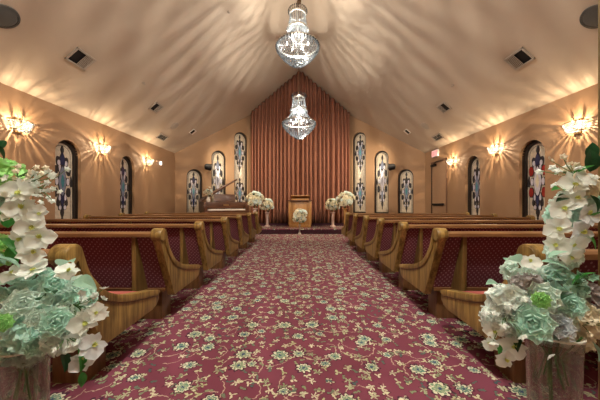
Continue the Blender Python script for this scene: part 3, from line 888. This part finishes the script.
# ------------------------------------------------------------------ lectern
o = thing('lectern', 'wide wooden lectern centred before the rust curtain', 'lectern', (0, 10.3, .178))
b = MB(); b.box(-.36, .36, -.22, .22, .10, 1.0, .01); b.build('body', 'lectern_wood', o)
b = MB(); b.box(-.41, .41, -.27, .25, 0, .10, .012); b.build('plinth', 'lectern_wood', o)
for s in (-1, 1):
    b = MB(); b.box(s * .39 - .045, s * .39 + .045, -.27, .20, .10, 1.04, .012); b.build('corner_post', 'lectern_wood', o)
b = MB(); b.box(-.25, .25, -.235, -.219, .22, .90, .006); b.build('front_panel', 'lectern_wood', o)
b = MB(); b.box(-.46, .46, -.30, .28, 1.0, 1.04, .008); b.build('top_board', 'mahogany', o)
b = MB(); b.box(-.36, .36, -.24, .24, 0, .03, .004, Matrix.Translation((0, 0, 1.13)) @ Matrix.Rotation(R(-18), 4, 'X')); b.box(-.34, .34, -.2, .2, 1.04, 1.10, .004); b.build('reading_desk', 'lectern_wood', o)

# ------------------------------------------------------------------ grand piano
TH = R(30)
p = thing('grand_piano', 'brown grand piano with raised lid facing the aisle', 'piano', (-2.50, 8.95, .178), TH)
case = catmull([(-.72, 0), (-.72, .45), (-.72, .88), (-.66, 1.10), (-.40, 1.19), (-.12, 1.12), (.08, .95), (.30, .72), (.58, .58), (.72, .40), (.72, 0)], 6)
b = MB(); b.prism(case, 'Z', .62, .96, .008); b.build('case', 'mahogany', p)
b = MB(); b.box(-.74, .74, -.20, .02, .60, .68, .01); b.build('key_bed', 'mahogany', p)
for s in (-1, 1):
    b = MB(); b.box(s * .69 - .05, s * .69 + .05, -.20, .02, .66, .86, .015); b.build('key_cheek', 'mahogany', p)
b = MB(); b.box(-.61, .61, -.19, -.03, .68, .725, .003); b.build('white_keys', 'ivory', p)
b = MB()
for k_ in range(36):
    if k_ % 7 in (2, 6): continue
    xx = -.60 + 1.2 * (k_ + 1) / 36.5; b.box(xx - .007, xx + .007, -.12, -.03, .72, .737)
b.build('black_keys', 'black', p)
b = MB(); b.box(-.63, .63, -.03, -.012, .70, .94, .004); b.build('fallboard', 'mahogany', p)
b = MB(); b.box(-.09, .09, -.034, -.03, .84, .872, .001); b.build('name_plate', 'brass', p)
b = MB(); b.box(-.36, .36, -.012, .012, 0, .27, .005, Matrix.Translation((0, .14, .965)) @ Matrix.Rotation(R(-15), 4, 'X')); b.build('music_desk', 'mahogany', p)
lid = [(-.72, .30)] + [(x, y) for x, y in case if y > .30] + [(.72, .30)]
b = MB(); b.prism([(x + .72, y) for x, y in lid], 'Z', 0, .05, .006)
lo = b.build('lid', 'mahogany', p, (-.72, .02, .965), (0, R(-33), 0))
b = MB(); b.tube([(.55, .42, .95), (.42, .46, 1.68)], .012, 8); b.build('lid_prop', 'lectern_wood', p)
for x, y in ((-.58, .12), (.58, .12), (-.36, .98)):
    b = MB(); b.lathe([(.035, 0), (.035, .04), (.05, .08), (.075, .50), (.085, .62)], 12, Matrix.Translation((x, y, 0))); b.build('leg', 'mahogany', p)
b = MB(); b.box(-.10, .10, .10, .16, .02, .62, .01); b.box(-.12, .12, .0, .16, .05, .09, .005); b.build('pedal_lyre', 'mahogany', p)

# ------------------------------------------------------------------ flowers: bloom meshes
def rot_to(d, spin=0.):
    return Vector(d).normalized().to_track_quat('Z', 'Y').to_matrix().to_4x4() @ Matrix.Rotation(spin, 4, 'Z')
def bloom_rose(seed=1, n=(5, 6, 7, 8)):
    r = random.Random(seed); b = MB()
    for ring_, cnt in enumerate(n):
        t = (ring_ + 1) / len(n)
        for k in range(cnt):
            a = 2 * math.pi * (k + .5 * ring_ + r.uniform(-.15, .15)) / cnt
            tilt = R(78 - 62 * t + r.uniform(-6, 6))
            m = Matrix.Rotation(a, 4, 'Z') @ Matrix.Translation((0, .10 * t, .06 * (1 - t))) @ Matrix.Rotation(tilt, 4, 'X')
            b.petal(.42 + .5 * t, .46 + .44 * t, m, cup=.30, curl=-.16 * t + .10, nu=4, nv=4)
    b.ball((0, 0, .22), .13, 1, (1, 1, 1.3))
    return b
def bloom_orchid():
    b = MB()
    for a, L, W in ((0, .95, .62), (R(140), .90, .60), (R(-140), .90, .60)):
        b.petal(L, W, Matrix.Rotation(a, 4, 'Z') @ Matrix.Rotation(R(8), 4, 'X'), cup=.12, curl=.05)
    for a in (R(72), R(-72)):
        b.petal(1.0, 1.12, Matrix.Rotation(a, 4, 'Z') @ Matrix.Translation((0, 0, .04)) @ Matrix.Rotation(R(10), 4, 'X'), cup=.14, curl=-.06, nv=6, base=.2, tipw=.5)
    return b
def orchid_lip():
    b = MB()
    for a in (R(180), R(150), R(-150)):
        b.petal(.34, .22, Matrix.Translation((0, 0, .06)) @ Matrix.Rotation(a, 4, 'Z') @ Matrix.Rotation(R(50), 4, 'X'), cup=.5, curl=-.3, nu=3, nv=3)
    b.ball((0, 0, .10), .07, 1)
    return b
def bloom_hydrangea(seed, n=34, floret=.58):
    r = random.Random(seed); b = MB()
    for k in range(n):
        z = 1 - 1.55 * (k + .5) / n; rr = math.sqrt(max(0, 1 - z * z)); a = k * 2.39996
        d = Vector((rr * math.cos(a), rr * math.sin(a), z * .85))
        base = Matrix.Translation(d * r.uniform(.78, .96)) @ rot_to(d + Vector((r.uniform(-.35, .35),) * 3), r.uniform(0, 6.28))
        for q in range(4):
            b.petal(floret, floret * 1.05, base @ Matrix.Rotation(q * math.pi / 2, 4, 'Z') @ Matrix.Rotation(R(r.uniform(5, 30)), 4, 'X'), cup=.2, curl=.1, nu=2, nv=2)
    return b
def leaf_mesh():
    b = MB(); n = 8; g = []
    for i in range(n + 1):
        t = i / n; w = .26 * math.sin(math.pi * t ** .8) ** .9 + .004
        z = .22 * t - .42 * t * t
        g.append([b.bm.verts.new((u * w, t, z + abs(u) * .10 * math.sin(math.pi * t))) for u in (-1, -.5, 0, .5, 1)])
    for i in range(n):
        for j in range(4): b.bm.faces.new((g[i][j], g[i][j + 1], g[i + 1][j + 1], g[i + 1][j]))
    return b
def blossom_mesh():
    b = MB()
    for q in range(5):
        b.petal(1., .92, Matrix.Rotation(q * 2 * math.pi / 5, 4, 'Z') @ Matrix.Rotation(R(15), 4, 'X'), cup=.2, curl=.1, nu=2, nv=2)
    return b
def sprig_points(seed, n=15):
    r = random.Random(seed)
    return [(Vector((r.gauss(0, .30), r.uniform(.12, 1.), r.gauss(0, .22))), r.uniform(-.4, .4), r.uniform(-.5, .5), r.uniform(-.5, .5), r.uniform(0, 6)) for _ in range(n)]
def sprig_stem(seed):
    b = MB()
    for d, *_ in sprig_points(seed): b.tube([(0, d.y * .3, 0), (d.x * .4, d.y * .7, d.z * .4), d * .98], .011, 4)
    b.tube([(0, 0, 0), (0, .35, 0)], .017, 5)
    return b
ME = {
 'rose': [bloom_rose(s).mesh('rose', MAT['p_mint']) for s in (1, 2)],
}
def mesh_of(key, builder, mat):
    k = (key, mat)
    if k not in ME: ME[k] = builder().mesh(key, MAT[mat])
    return ME[k]

CAM = Vector((0, 0, 1.07))
def fl(parent, kind, px_pos, size, mat, face=None, spin=None, seed=0, org=None):
    """one bloom / leaf: child of parent at world position px_pos"""
    pos = Vector(px_pos)
    if face is None: face = (CAM - pos)
    spin = rnd.uniform(0, 6.28) if spin is None else spin
    bl = {'rose': lambda: bloom_rose(seed + 1), 'ranunculus': lambda: bloom_rose(seed + 11, (5, 7, 8, 9, 10)), 'orchid_bloom': bloom_orchid,
          'hydrangea': lambda: bloom_hydrangea(seed), 'leaf': leaf_mesh, 'blossom_spray': lambda: sprig_stem(seed), 'small_rose': lambda: bloom_rose(seed + 3, (4, 5, 6))}
    me = mesh_of(kind + ('_%d' % seed if seed else ''), bl[kind], 'stem' if kind == 'blossom_spray' else mat)
    me.name = kind
    if kind == 'leaf' or kind == 'blossom_spray':
        d = Vector(face).normalized()       # face = growth direction
        m = d.to_track_quat('Y', 'Z').to_matrix().to_4x4() @ Matrix.Rotation(spin, 4, 'Y')
    else:
        m = rot_to(face, spin)
    o = link(kind, me, parent)
    o.matrix_local = Matrix.Translation(pos - parent.location) @ m @ Matrix.Scale(size, 4)
    if kind == 'orchid_bloom':
        link('orchid_lip', mesh_of('orchid_lip', orchid_lip, 'p_yellow'), o)
    if kind == 'blossom_spray':
        for d, a, b_, c_, sp_ in sprig_points(seed):
            q = link('blossom', mesh_of('blossom', blossom_mesh, mat), o)
            q.matrix_local = Matrix.Translation(d) @ rot_to((d.x + a, -.35 + b_, .6 + c_), sp_) @ Matrix.Scale(.135, 4)
    return o

def at(px, py, y):
    """point seen near (px, py) at depth y, used while surveying the photograph"""
    return Vector(((px - 300) / 265 * y, y, 1.07 - (py - 204) / 265 * y))
UPR = lambda u: R(u)

# ---- vases
def vase(x, y, ztop, r_top, r_bot, label):
    o = thing('glass_vase', label, 'vase', (x, y, 0), 0, 'tall glass vases beside the aisle')
    t = .005
    prof = [(.001, 0), (r_bot, 0), (r_bot + .003, .02), (r_bot * 1.01, ztop * .5), (r_top * .95, ztop * .85), (r_top, ztop), (r_top - t, ztop), (r_top * .95 - t, ztop * .85), (r_bot * 1.01 - t, ztop * .5), (r_bot - t, .03), (.001, .025)]
    b = MB(); b.lathe(prof, 40, cap=False); b.build('vase_wall', 'glass', o)
    b = MB(); b.lathe([(r_top - .006, ztop - .002), (r_top + .002, ztop - .002), (r_top + .002, ztop + .004), (r_top - .006, ztop + .004), (r_top - .006, ztop - .002)], 40, cap=False); b.build('rim', 'rim_glass', o)
    return o
vase(-1.033, 1.0, .535, .072, .064, 'clear glass floor vase under the drooping orchids, piano side')
vase(.955, 1.0, .585, .085, .075, 'clear glass floor vase under mint rose bouquet, beside the wooden post')

# ---- arrangements
def stems(parent, x, y, z0, z1, r, n=9):
    for k_ in range(n):
        a = 2 * math.pi * k_ / n
        b = MB(); b.tube([(r * .6 * math.cos(a + .5), r * .6 * math.sin(a + .5), z0), (r * .3 * math.cos(a), r * .3 * math.sin(a), (z0 + z1) / 2), (r * 1.1 * math.cos(a), r * 1.1 * math.sin(a), z1)], .0035, 6)
        b.build('stem', 'stem', parent)

arrL = thing('flower_arrangement', 'tall mint hydrangea and white orchid bouquet with draping orchids, piano side vase', 'bouquet', (-1.03, 1.0, .45), 0, 'large bouquets in the glass vases')
stems(arrL, 0, 0, -.10, .10, .06, 6)
L_ = [  # kind, px, py, depth, size, material, seed
 ('hydrangea', 40, 330, .98, .070, 'p_mint', 1), ('hydrangea', 70, 318, 1.02, .060, 'p_pale', 2), ('hydrangea', 14, 345, .98, .055, 'p_mint', 3),
 ('hydrangea', 55, 300, 1.06, .060, 'p_pale', 4), ('hydrangea', 30, 352, .99, .040, 'p_pale', 5), ('hydrangea', 80, 298, 1.06, .045, 'p_mint', 6),
 ('hydrangea', 12, 290, 1.05, .055, 'p_mint', 7), ('rose', 22, 303, .95, .055, 'p_pale', 0), ('rose', 4, 322, .93, .058, 'p_pale', 1), ('ranunculus', 2, 323, .885, .032, 'p_green', 0), ('rose', 56, 322, .92, .055, 'p_mint', 0), ('rose', 36, 345, .93, .045, 'p_mint', 1),
 ('rose', 55, 282, 1.02, .050, 'p_mint', 1), ('rose', 36, 318, .90, .034, 'p_pale', 1), ('hydrangea', 60, 338, .95, .045, 'p_pale', 8),
 ('rose', 76, 285, 1.05, .042, 'p_pale', 1), ('hydrangea', 36, 282, 1.08, .05, 'p_mint', 9), ('hydrangea', 3, 350, 1.0, .045, 'p_pale', 9),
]
for kd, px, py, dp, sz, mt, sd in L_: fl(arrL, kd, at(px, py, dp), sz, mt, seed=sd)
for px, py, sp, sz in ((33, 270, .6, .052), (68, 272, 2.2, .045), (14, 274, 4.1, .045)):
    fl(arrL, 'orchid_bloom', at(px, py, .97), sz, 'p_white', face=(.3, -.7, .9), spin=sp)
for px, py, sz, sp in ((84, 322, .050, .4), (93, 345, .050, 2.0), (82, 360, .044, 3.4), (97, 312, .036, 5.0), (76, 340, .045, 1.0)):
    fl(arrL, 'orchid_bloom', at(px, py, .94), sz, 'p_blue' if px in (93, 82) else 'p_white', face=(.9, -1., .25), spin=sp)
for px, py, dx, dz, sz, mt in ((20, 268, -.6, .6, .09, 'leaf_sage'), (60, 266, .7, .35, .10, 'leaf_sage'), (75, 280, 1, -.1, .10, 'leaf_sage'), (80, 345, .5, -1, .09, 'leaf'), (40, 300, .5, .4, .06, 'leaf_dark'), (5, 265, -.5, .8, .08, 'leaf_sage'), (62, 352, .6, -.7, .07, 'leaf_dark'), (46, 292, .8, .2, .07, 'leaf_dark'), (82, 372, .3, -1, .05, 'leaf')):
    fl(arrL, 'leaf', at(px, py, .95), sz, mt, face=(dx, -.35, dz), spin=rnd.uniform(-.6, .6))
fl(arrL, 'blossom_spray', at(70, 305, 1.0), .13, 'p_white', face=(.9, -.3, .1), seed=4)
fl(arrL, 'blossom_spray', at(60, 330, .96), .12, 'p_white', face=(.9, -.5, -.2), seed=5)

arrR = thing('flower_arrangement', 'tall mint rose and white orchid bouquet with one lime bloom, beside wooden post', 'bouquet', (.955, 1.0, .50), 0, 'large bouquets in the glass vases')
stems(arrR, 0, 0, -.10, .10, .07, 6)
R_ = [
 ('rose', 532, 323, .91, .068, 'p_mint', 0), ('rose', 543, 297, .95, .058, 'p_pale', 1), ('ranunculus', 541, 300, .905, .030, 'p_green', 0), ('hydrangea', 560, 288, 1.02, .062, 'p_mint', 11),
 ('hydrangea', 508, 303, .98, .055, 'p_white', 12), ('hydrangea', 497, 318, .98, .045, 'p_white', 13), ('hydrangea', 528, 288, 1.0, .045, 'p_dust', 14),
 ('hydrangea', 522, 272, 1.06, .055, 'p_pale', 15), ('rose', 560, 326, .94, .046, 'p_blue', 1), ('hydrangea', 584, 320, .98, .050, 'p_cream', 16),
 ('hydrangea', 588, 298, 1.02, .05, 'p_dust', 17), ('rose', 552, 275, 1.04, .05, 'p_pale', 1), ('hydrangea', 512, 322, .98, .05, 'p_pale', 18),
 ('rose', 572, 305, .95, .045, 'p_mint', 1), ('hydrangea', 546, 325, 1.02, .05, 'p_mint', 19), ('hydrangea', 576, 338, .99, .042, 'p_cream', 20), ('hydrangea', 545, 312, 1.04, .08, 'p_pale', 21),
]
for kd, px, py, dp, sz, mt, sd in R_: fl(arrR, kd, at(px, py, dp), sz, mt, seed=sd)
for px, py, sz, sp, f in ((494, 330, .036, .5, (-.6, -1, .2)), (512, 346, .050, 2.4, (-.4, -1, -.1)), (490, 343, .030, 4., (-.7, -1, -.1)), (505, 358, .040, 1.2, (-.3, -1, -.3)), (564, 334, .045, .2, (.1, -1, .2)), (530, 262, .036, 3.3, (-.3, -1, .6))):
    fl(arrR, 'orchid_bloom', at(px, py, .95), sz, 'p_blue' if px == 564 else 'p_white', face=f, spin=sp)
for px, py, dx, dz, sz, mt in ((540, 262, .9, -.1, .09, 'leaf_sage'), (520, 262, -.8, .3, .10, 'leaf_sage'), (548, 258, .6, .5, .06, 'leaf_sage'), (500, 285, -.9, .3, .07, 'leaf_sage'), (555, 300, .4, .5, .06, 'leaf_dark'), (499, 344, -.2, -1, .035, 'leaf'), (572, 285, .5, .8, .08, 'leaf'), (520, 335, -.5, -.6, .06, 'leaf_dark'), (590, 340, .3, -.9, .07, 'leaf_sage')):
    fl(arrR, 'leaf', at(px, py, .95), sz, mt, face=(dx, -.35, dz), spin=rnd.uniform(-.6, .6))
fl(arrR, 'blossom_spray', at(515, 312, .97), .13, 'p_white', face=(-.9, -.3, -.1), seed=6)
fl(arrR, 'blossom_spray', at(570, 290, .97), .10, 'leaf_sage', face=(.5, -.2, .8), seed=7)
fl(arrR, 'blossom_spray', at(580, 325, .96), .09, 'p_cream', face=(.4, -.4, .2), seed=8)

# ---- tall orchid sprays rising out of the vases
sprL = arrL; SO = Vector((-1.07, 1.06, .5)) - arrL.location
b = MB(); b.tube(catmull([(.04, -.04, -.30), (.02, 0, 0), (-.02, .02, .35), (-.03, .0, .55), (.0, -.02, .64)], 5), .006, 8); b.build('orchid_stem', 'stem', sprL, SO)
for kd, px, py, dp, sz, mt, sd in (('hydrangea', 2, 178, 1.02, .062, 'p_green', 31), ('hydrangea', -4, 205, 1.04, .055, 'p_mint', 32), ('hydrangea', 6, 200, 1.06, .045, 'p_pale', 33), ('hydrangea', 2, 250, 1.05, .05, 'p_green', 34)):
    fl(sprL, kd, at(px, py, dp), sz, mt, seed=sd)
for px, py, sz, sp, f in ((20, 192, .058, .1, (.35, -1, .35)), (22, 208, .055, 2.9, (.5, -1, .1)), (38, 213, .035, 1.0, (.8, -1, .0)), (32, 226, .052, .5, (.5, -1, .0)), (40, 237, .050, 3.5, (.8, -1, -.1)), (33, 252, .052, 1.9, (.5, -1, .1)), (22, 238, .045, 5.1, (.1, -1, -.2)), (12, 212, .04, 4.0, (0, -1, .3))):
    fl(sprL, 'orchid_bloom', at(px, py, .97), sz, 'p_white', face=f, spin=sp)
for px, py, dx, dz, sz, mt in ((4, 160, -.3, 1, .085, 'leaf_dark'), (0, 150, .5, .5, .06, 'leaf_dark'), (8, 228, .6, .5, .09, 'leaf'), (5, 238, .7, -.3, .10, 'leaf'), (12, 245, .5, -1, .08, 'leaf'), (0, 215, .8, .3, .08, 'leaf'), (18, 226, .4, -.9, .07, 'leaf'), (-2, 262, .5, .2, .07, 'leaf_dark')):
    fl(sprL, 'leaf', at(px, py, .99), sz, mt, face=(dx, -.3, dz), spin=rnd.uniform(-.7, .7))
fl(sprL, 'blossom_spray', at(22, 182, 1.0), .13, 'p_white', face=(.95, -.1, -.08), seed=9)
fl(sprL, 'blossom_spray', at(14, 178, 1.0), .10, 'p_cream', face=(.8, -.1, .25), seed=10)
fl(sprL, 'blossom_spray', at(34, 188, 1.0), .10, 'p_white', face=(.95, -.1, -.2), seed=12)

sprR = arrR; SO = Vector((1.02, 1.06, .5)) - arrR.location
b = MB(); b.tube(catmull([(-.05, -.04, -.30), (-.02, 0, 0), (.02, .02, .35), (.05, .0, .55), (.05, -.02, .64)], 5), .006, 8); b.build('orchid_stem', 'stem', sprR, SO)
for kd, px, py, dp, sz, mt, sd in (('hydrangea', 572, 208, 1.04, .055, 'p_pale', 41), ('hydrangea', 562, 216, 1.04, .045, 'p_mint', 42), ('rose', 587, 188, 1.0, .045, 'p_cream', 1), ('hydrangea', 563, 254, 1.02, .045, 'p_pale', 43), ('hydrangea', 590, 205, 1.04, .04, 'p_mint', 44)):
    fl(sprR, kd, at(px, py, dp), sz, mt, seed=sd)
for px, py, sz, sp, f in ((573, 184, .052, .3, (-.4, -1, .3)), (584, 178, .040, 2.5, (.0, -1, .4)), (562, 208, .050, 1.1, (-.5, -1, .2)), (587, 214, .050, 3.2, (.1, -1, .1)), (557, 228, .050, .8, (-.5, -1, .1)), (580, 232, .052, 2.0, (0, -1, -.1)), (573, 245, .048, 4.1, (-.1, -1, -.2)), (556, 244, .048, 5.2, (-.5, -1, 0)), (570, 256, .040, .4, (-.1, -1, -.3)), (575, 198, .045, 1.6, (-.3, -1, .2))):
    fl(sprR, 'orchid_bloom', at(px, py, .97), sz, 'p_blue' if px in (587, 580) else 'p_white', face=f, spin=sp)
for px, py, dx, dz, sz, mt in ((590, 172, -.2, 1, .09, 'leaf_dark'), (592, 160, -.3, 1, .07, 'leaf_dark'), (563, 190, -.8, .1, .06, 'leaf'), (572, 178, .5, .6, .07, 'leaf'), (568, 196, -.9, -.2, .06, 'leaf_dark'), (582, 232, .5, -.7, .075, 'leaf'), (590, 195, .2, -.8, .07, 'leaf_dark'), (586, 222, .4, .6, .06, 'leaf')):
    fl(sprR, 'leaf', at(px, py, .98), sz, mt, face=(dx, -.3, dz), spin=rnd.uniform(-.7, .7))
fl(sprR, 'blossom_spray', at(585, 180, 1.0), .13, 'p_white', face=(-.9, -.1, .18), seed=13)
fl(sprR, 'blossom_spray', at(578, 176, 1.0), .11, 'p_cream', face=(-.8, -.1, .35), seed=14)

# wooden post
o = thing('wooden_post', 'slim olive brown wooden post standing beside the orchid spray', 'post', (1.184, 1.0, 0))
b = MB(); b.box(-.03, .03, -.028, .028, .04, 2.35, .004); b.build('shaft', 'olive_post', o)
b = MB(); b.box(-.035, .035, -.06, .06, 0, .04, .006); b.build('foot', 'olive_post', o)
b = MB(); b.box(-.04, .04, -.04, .04, 2.35, 2.40, .008); b.build('cap', 'olive_post', o)

# ---- stage bouquets
def bouquet(x, y, zc, r, label, zsup, group='cream bouquets at the stage', n=34, vase_h=None):
    o = thing('cream_bouquet', label, 'bouquet', (x, y, zc), 0, group)
    rr = random.Random(int(abs(x) * 1000) + int(y * 77))
    me = mesh_of('cream_rose', lambda: bloom_rose(5, (4, 5, 6)), 'p_cream'); mw = mesh_of('white_rose', lambda: bloom_rose(6, (4, 5, 6)), 'p_white')
    lf = mesh_of('leaf', leaf_mesh, 'leaf_dark')
    for k_ in range(n):
        z = 1 - 1.75 * (k_ + .5) / n; q = math.sqrt(max(0, 1 - z * z)); a = k_ * 2.39996
        d = Vector((q * math.cos(a), q * math.sin(a), z))
        c = link('rose', (me, me, mw)[k_ % 3], o)
        c.matrix_local = Matrix.Translation(d * r * rr.uniform(.55, 1.12)) @ rot_to(d, rr.uniform(0, 6)) @ Matrix.Scale(r * rr.uniform(.28, .50), 4)
        if k_ % 3 == 1:
            g = link('leaf', lf, o); g.matrix_local = Matrix.Translation(d * r * .6) @ d.to_track_quat('Y', 'Z').to_matrix().to_4x4() @ Matrix.Scale(r * .72, 4)
    b = MB(); b.ball((0, 0, 0), r * .5, 2); b.build('greenery', 'leaf_dark', o)
    for k_ in range(3):
        a = k_ * 2.1 + .4
        b = MB(); b.tube([(r * .2 * math.cos(a), r * .2 * math.sin(a), -.3 * r), (r * .06 * math.cos(a), r * .06 * math.sin(a), zsup - zc)], .006, 6); b.build('stem', 'stem', o)
    return o
def pedestal(x, y, h, r, label, z0=.178, mat='white'):
    o = thing('flower_pedestal', label, 'pedestal', (x, y, z0), 0, 'flower stands at the stage')
    b = MB(); b.lathe([(.001, 0), (r * 1.5, 0), (r * 1.5, .04), (r * 1.1, .06)], 20); b.build('base', mat, o)
    b = MB(); b.lathe([(r * .75, .06), (r * .6, h * .5), (r * .75, h - .06)], 20, cap=False); b.build('shaft', mat, o)
    b = MB(); b.lathe([(r * .9, h - .06), (r * 1.3, h - .03), (r * 1.3, h), (.001, h)], 20); b.build('top', mat, o)
MAT['pink_stone'] = plain('pale_pink_stand', (.62, .46, .40), .5)
for s, nm in ((-1, 'piano'), (1, 'exit door')):
    pedestal(s * 1.28, 10.35, .58, .075, 'slim pale pedestal under the smaller bouquet on the %s side' % nm, mat='pink_stone')
    bouquet(s * 1.28, 10.35, 1.03, .235, 'smaller round cream bouquet at the curtain edge, %s side' % nm, .76)
    pedestal(s * 1.66, 9.72, .74, .08, 'taller pedestal under the higher bouquet on the %s side' % nm, mat='lectern_wood' if s > 0 else 'pink_stone')
    bouquet(s * 1.66, 9.72, 1.23, .27, 'larger cream bouquet standing higher, %s side of the stage' % nm, .92)
pedestal(-.015, 9.28, .36, .035, 'slender silver stand on the carpet before the lectern', 0.0, 'silver')
bouquet(-.015, 9.28, .635, .24, 'round cream bouquet on the silver stand before the lectern', .365)
# small white posy on the piano
pv = Matrix.Rotation(TH, 4, 'Z') @ Vector((-.55, .15, .001)) + Vector((-2.50, 8.95, .178 + .96))
o = thing('white_posy_vase', 'small white vase on the grand piano', 'vase', tuple(pv))
b = MB(); b.lathe([(.001, .001), (.05, .001), (.07, .06), (.04, .14), (.055, .17), (.045, .17), (.001, .14)], 18); b.build('vase_body', 'white', o)
bouquet(pv.x, pv.y, pv.z + .32, .14, 'small white posy in the vase on the grand piano', pv.z + .142, 'posies', 16)

# ------------------------------------------------------------------ stage spot lights (from the fittings above)
def spot(name, loc, aim, energy, col, ang, blend=.6, size=.05):
    L = bpy.data.lights.new(name, 'SPOT'); L.energy = energy; L.color = col; L.spot_size = R(ang); L.spot_blend = blend; L.shadow_soft_size = size
    o = bpy.data.objects.new(name, L); COL.objects.link(o); o.location = loc
    o.rotation_euler = (Vector(aim) - Vector(loc)).to_track_quat('-Z', 'Y').to_euler()
    return o
for s in (-1, 1):
    spot('recessed_spot_lamp', (s * 3.55, 8.85, ceil_z(3.55) - .12), (s * .5, 11.0, 1.4), 520, (1., .80, .56), 105, 1.)
    spot('bracket_spot_lamp', (s * 3.25, 9.76, 2.42), (s * 2.85, 10.50, 2.25), 30, (1., .90, .72), 80, 1.)

# ------------------------------------------------------------------ camera and view
cam = bpy.data.cameras.new('camera'); cam.sensor_width = 36; cam.lens = 265 / 600 * 36; cam.shift_y = 4 / 600; cam.clip_start = .03
co = bpy.data.objects.new('camera', cam); COL.objects.link(co); co.location = (0, 0, 1.07); co.rotation_euler = (R(90), 0, 0)
scene.camera = co
w = bpy.data.worlds.new('world'); scene.world = w; w.use_nodes = True
w.node_tree.nodes['Background'].inputs[0].default_value = (.02, .018, .016, 1)
vs = scene.view_settings
scene.display_settings.display_device = 'sRGB'
vs.view_transform = 'Standard'; vs.look = 'None'; vs.gamma = 1; vs.use_curve_mapping = False; vs.exposure = 0.28
scene.cycles.use_denoising = True
scene.cycles.max_bounces = 8; scene.cycles.diffuse_bounces = 5; scene.cycles.transparent_max_bounces = 12
scene.cycles.sample_clamp_indirect = 6
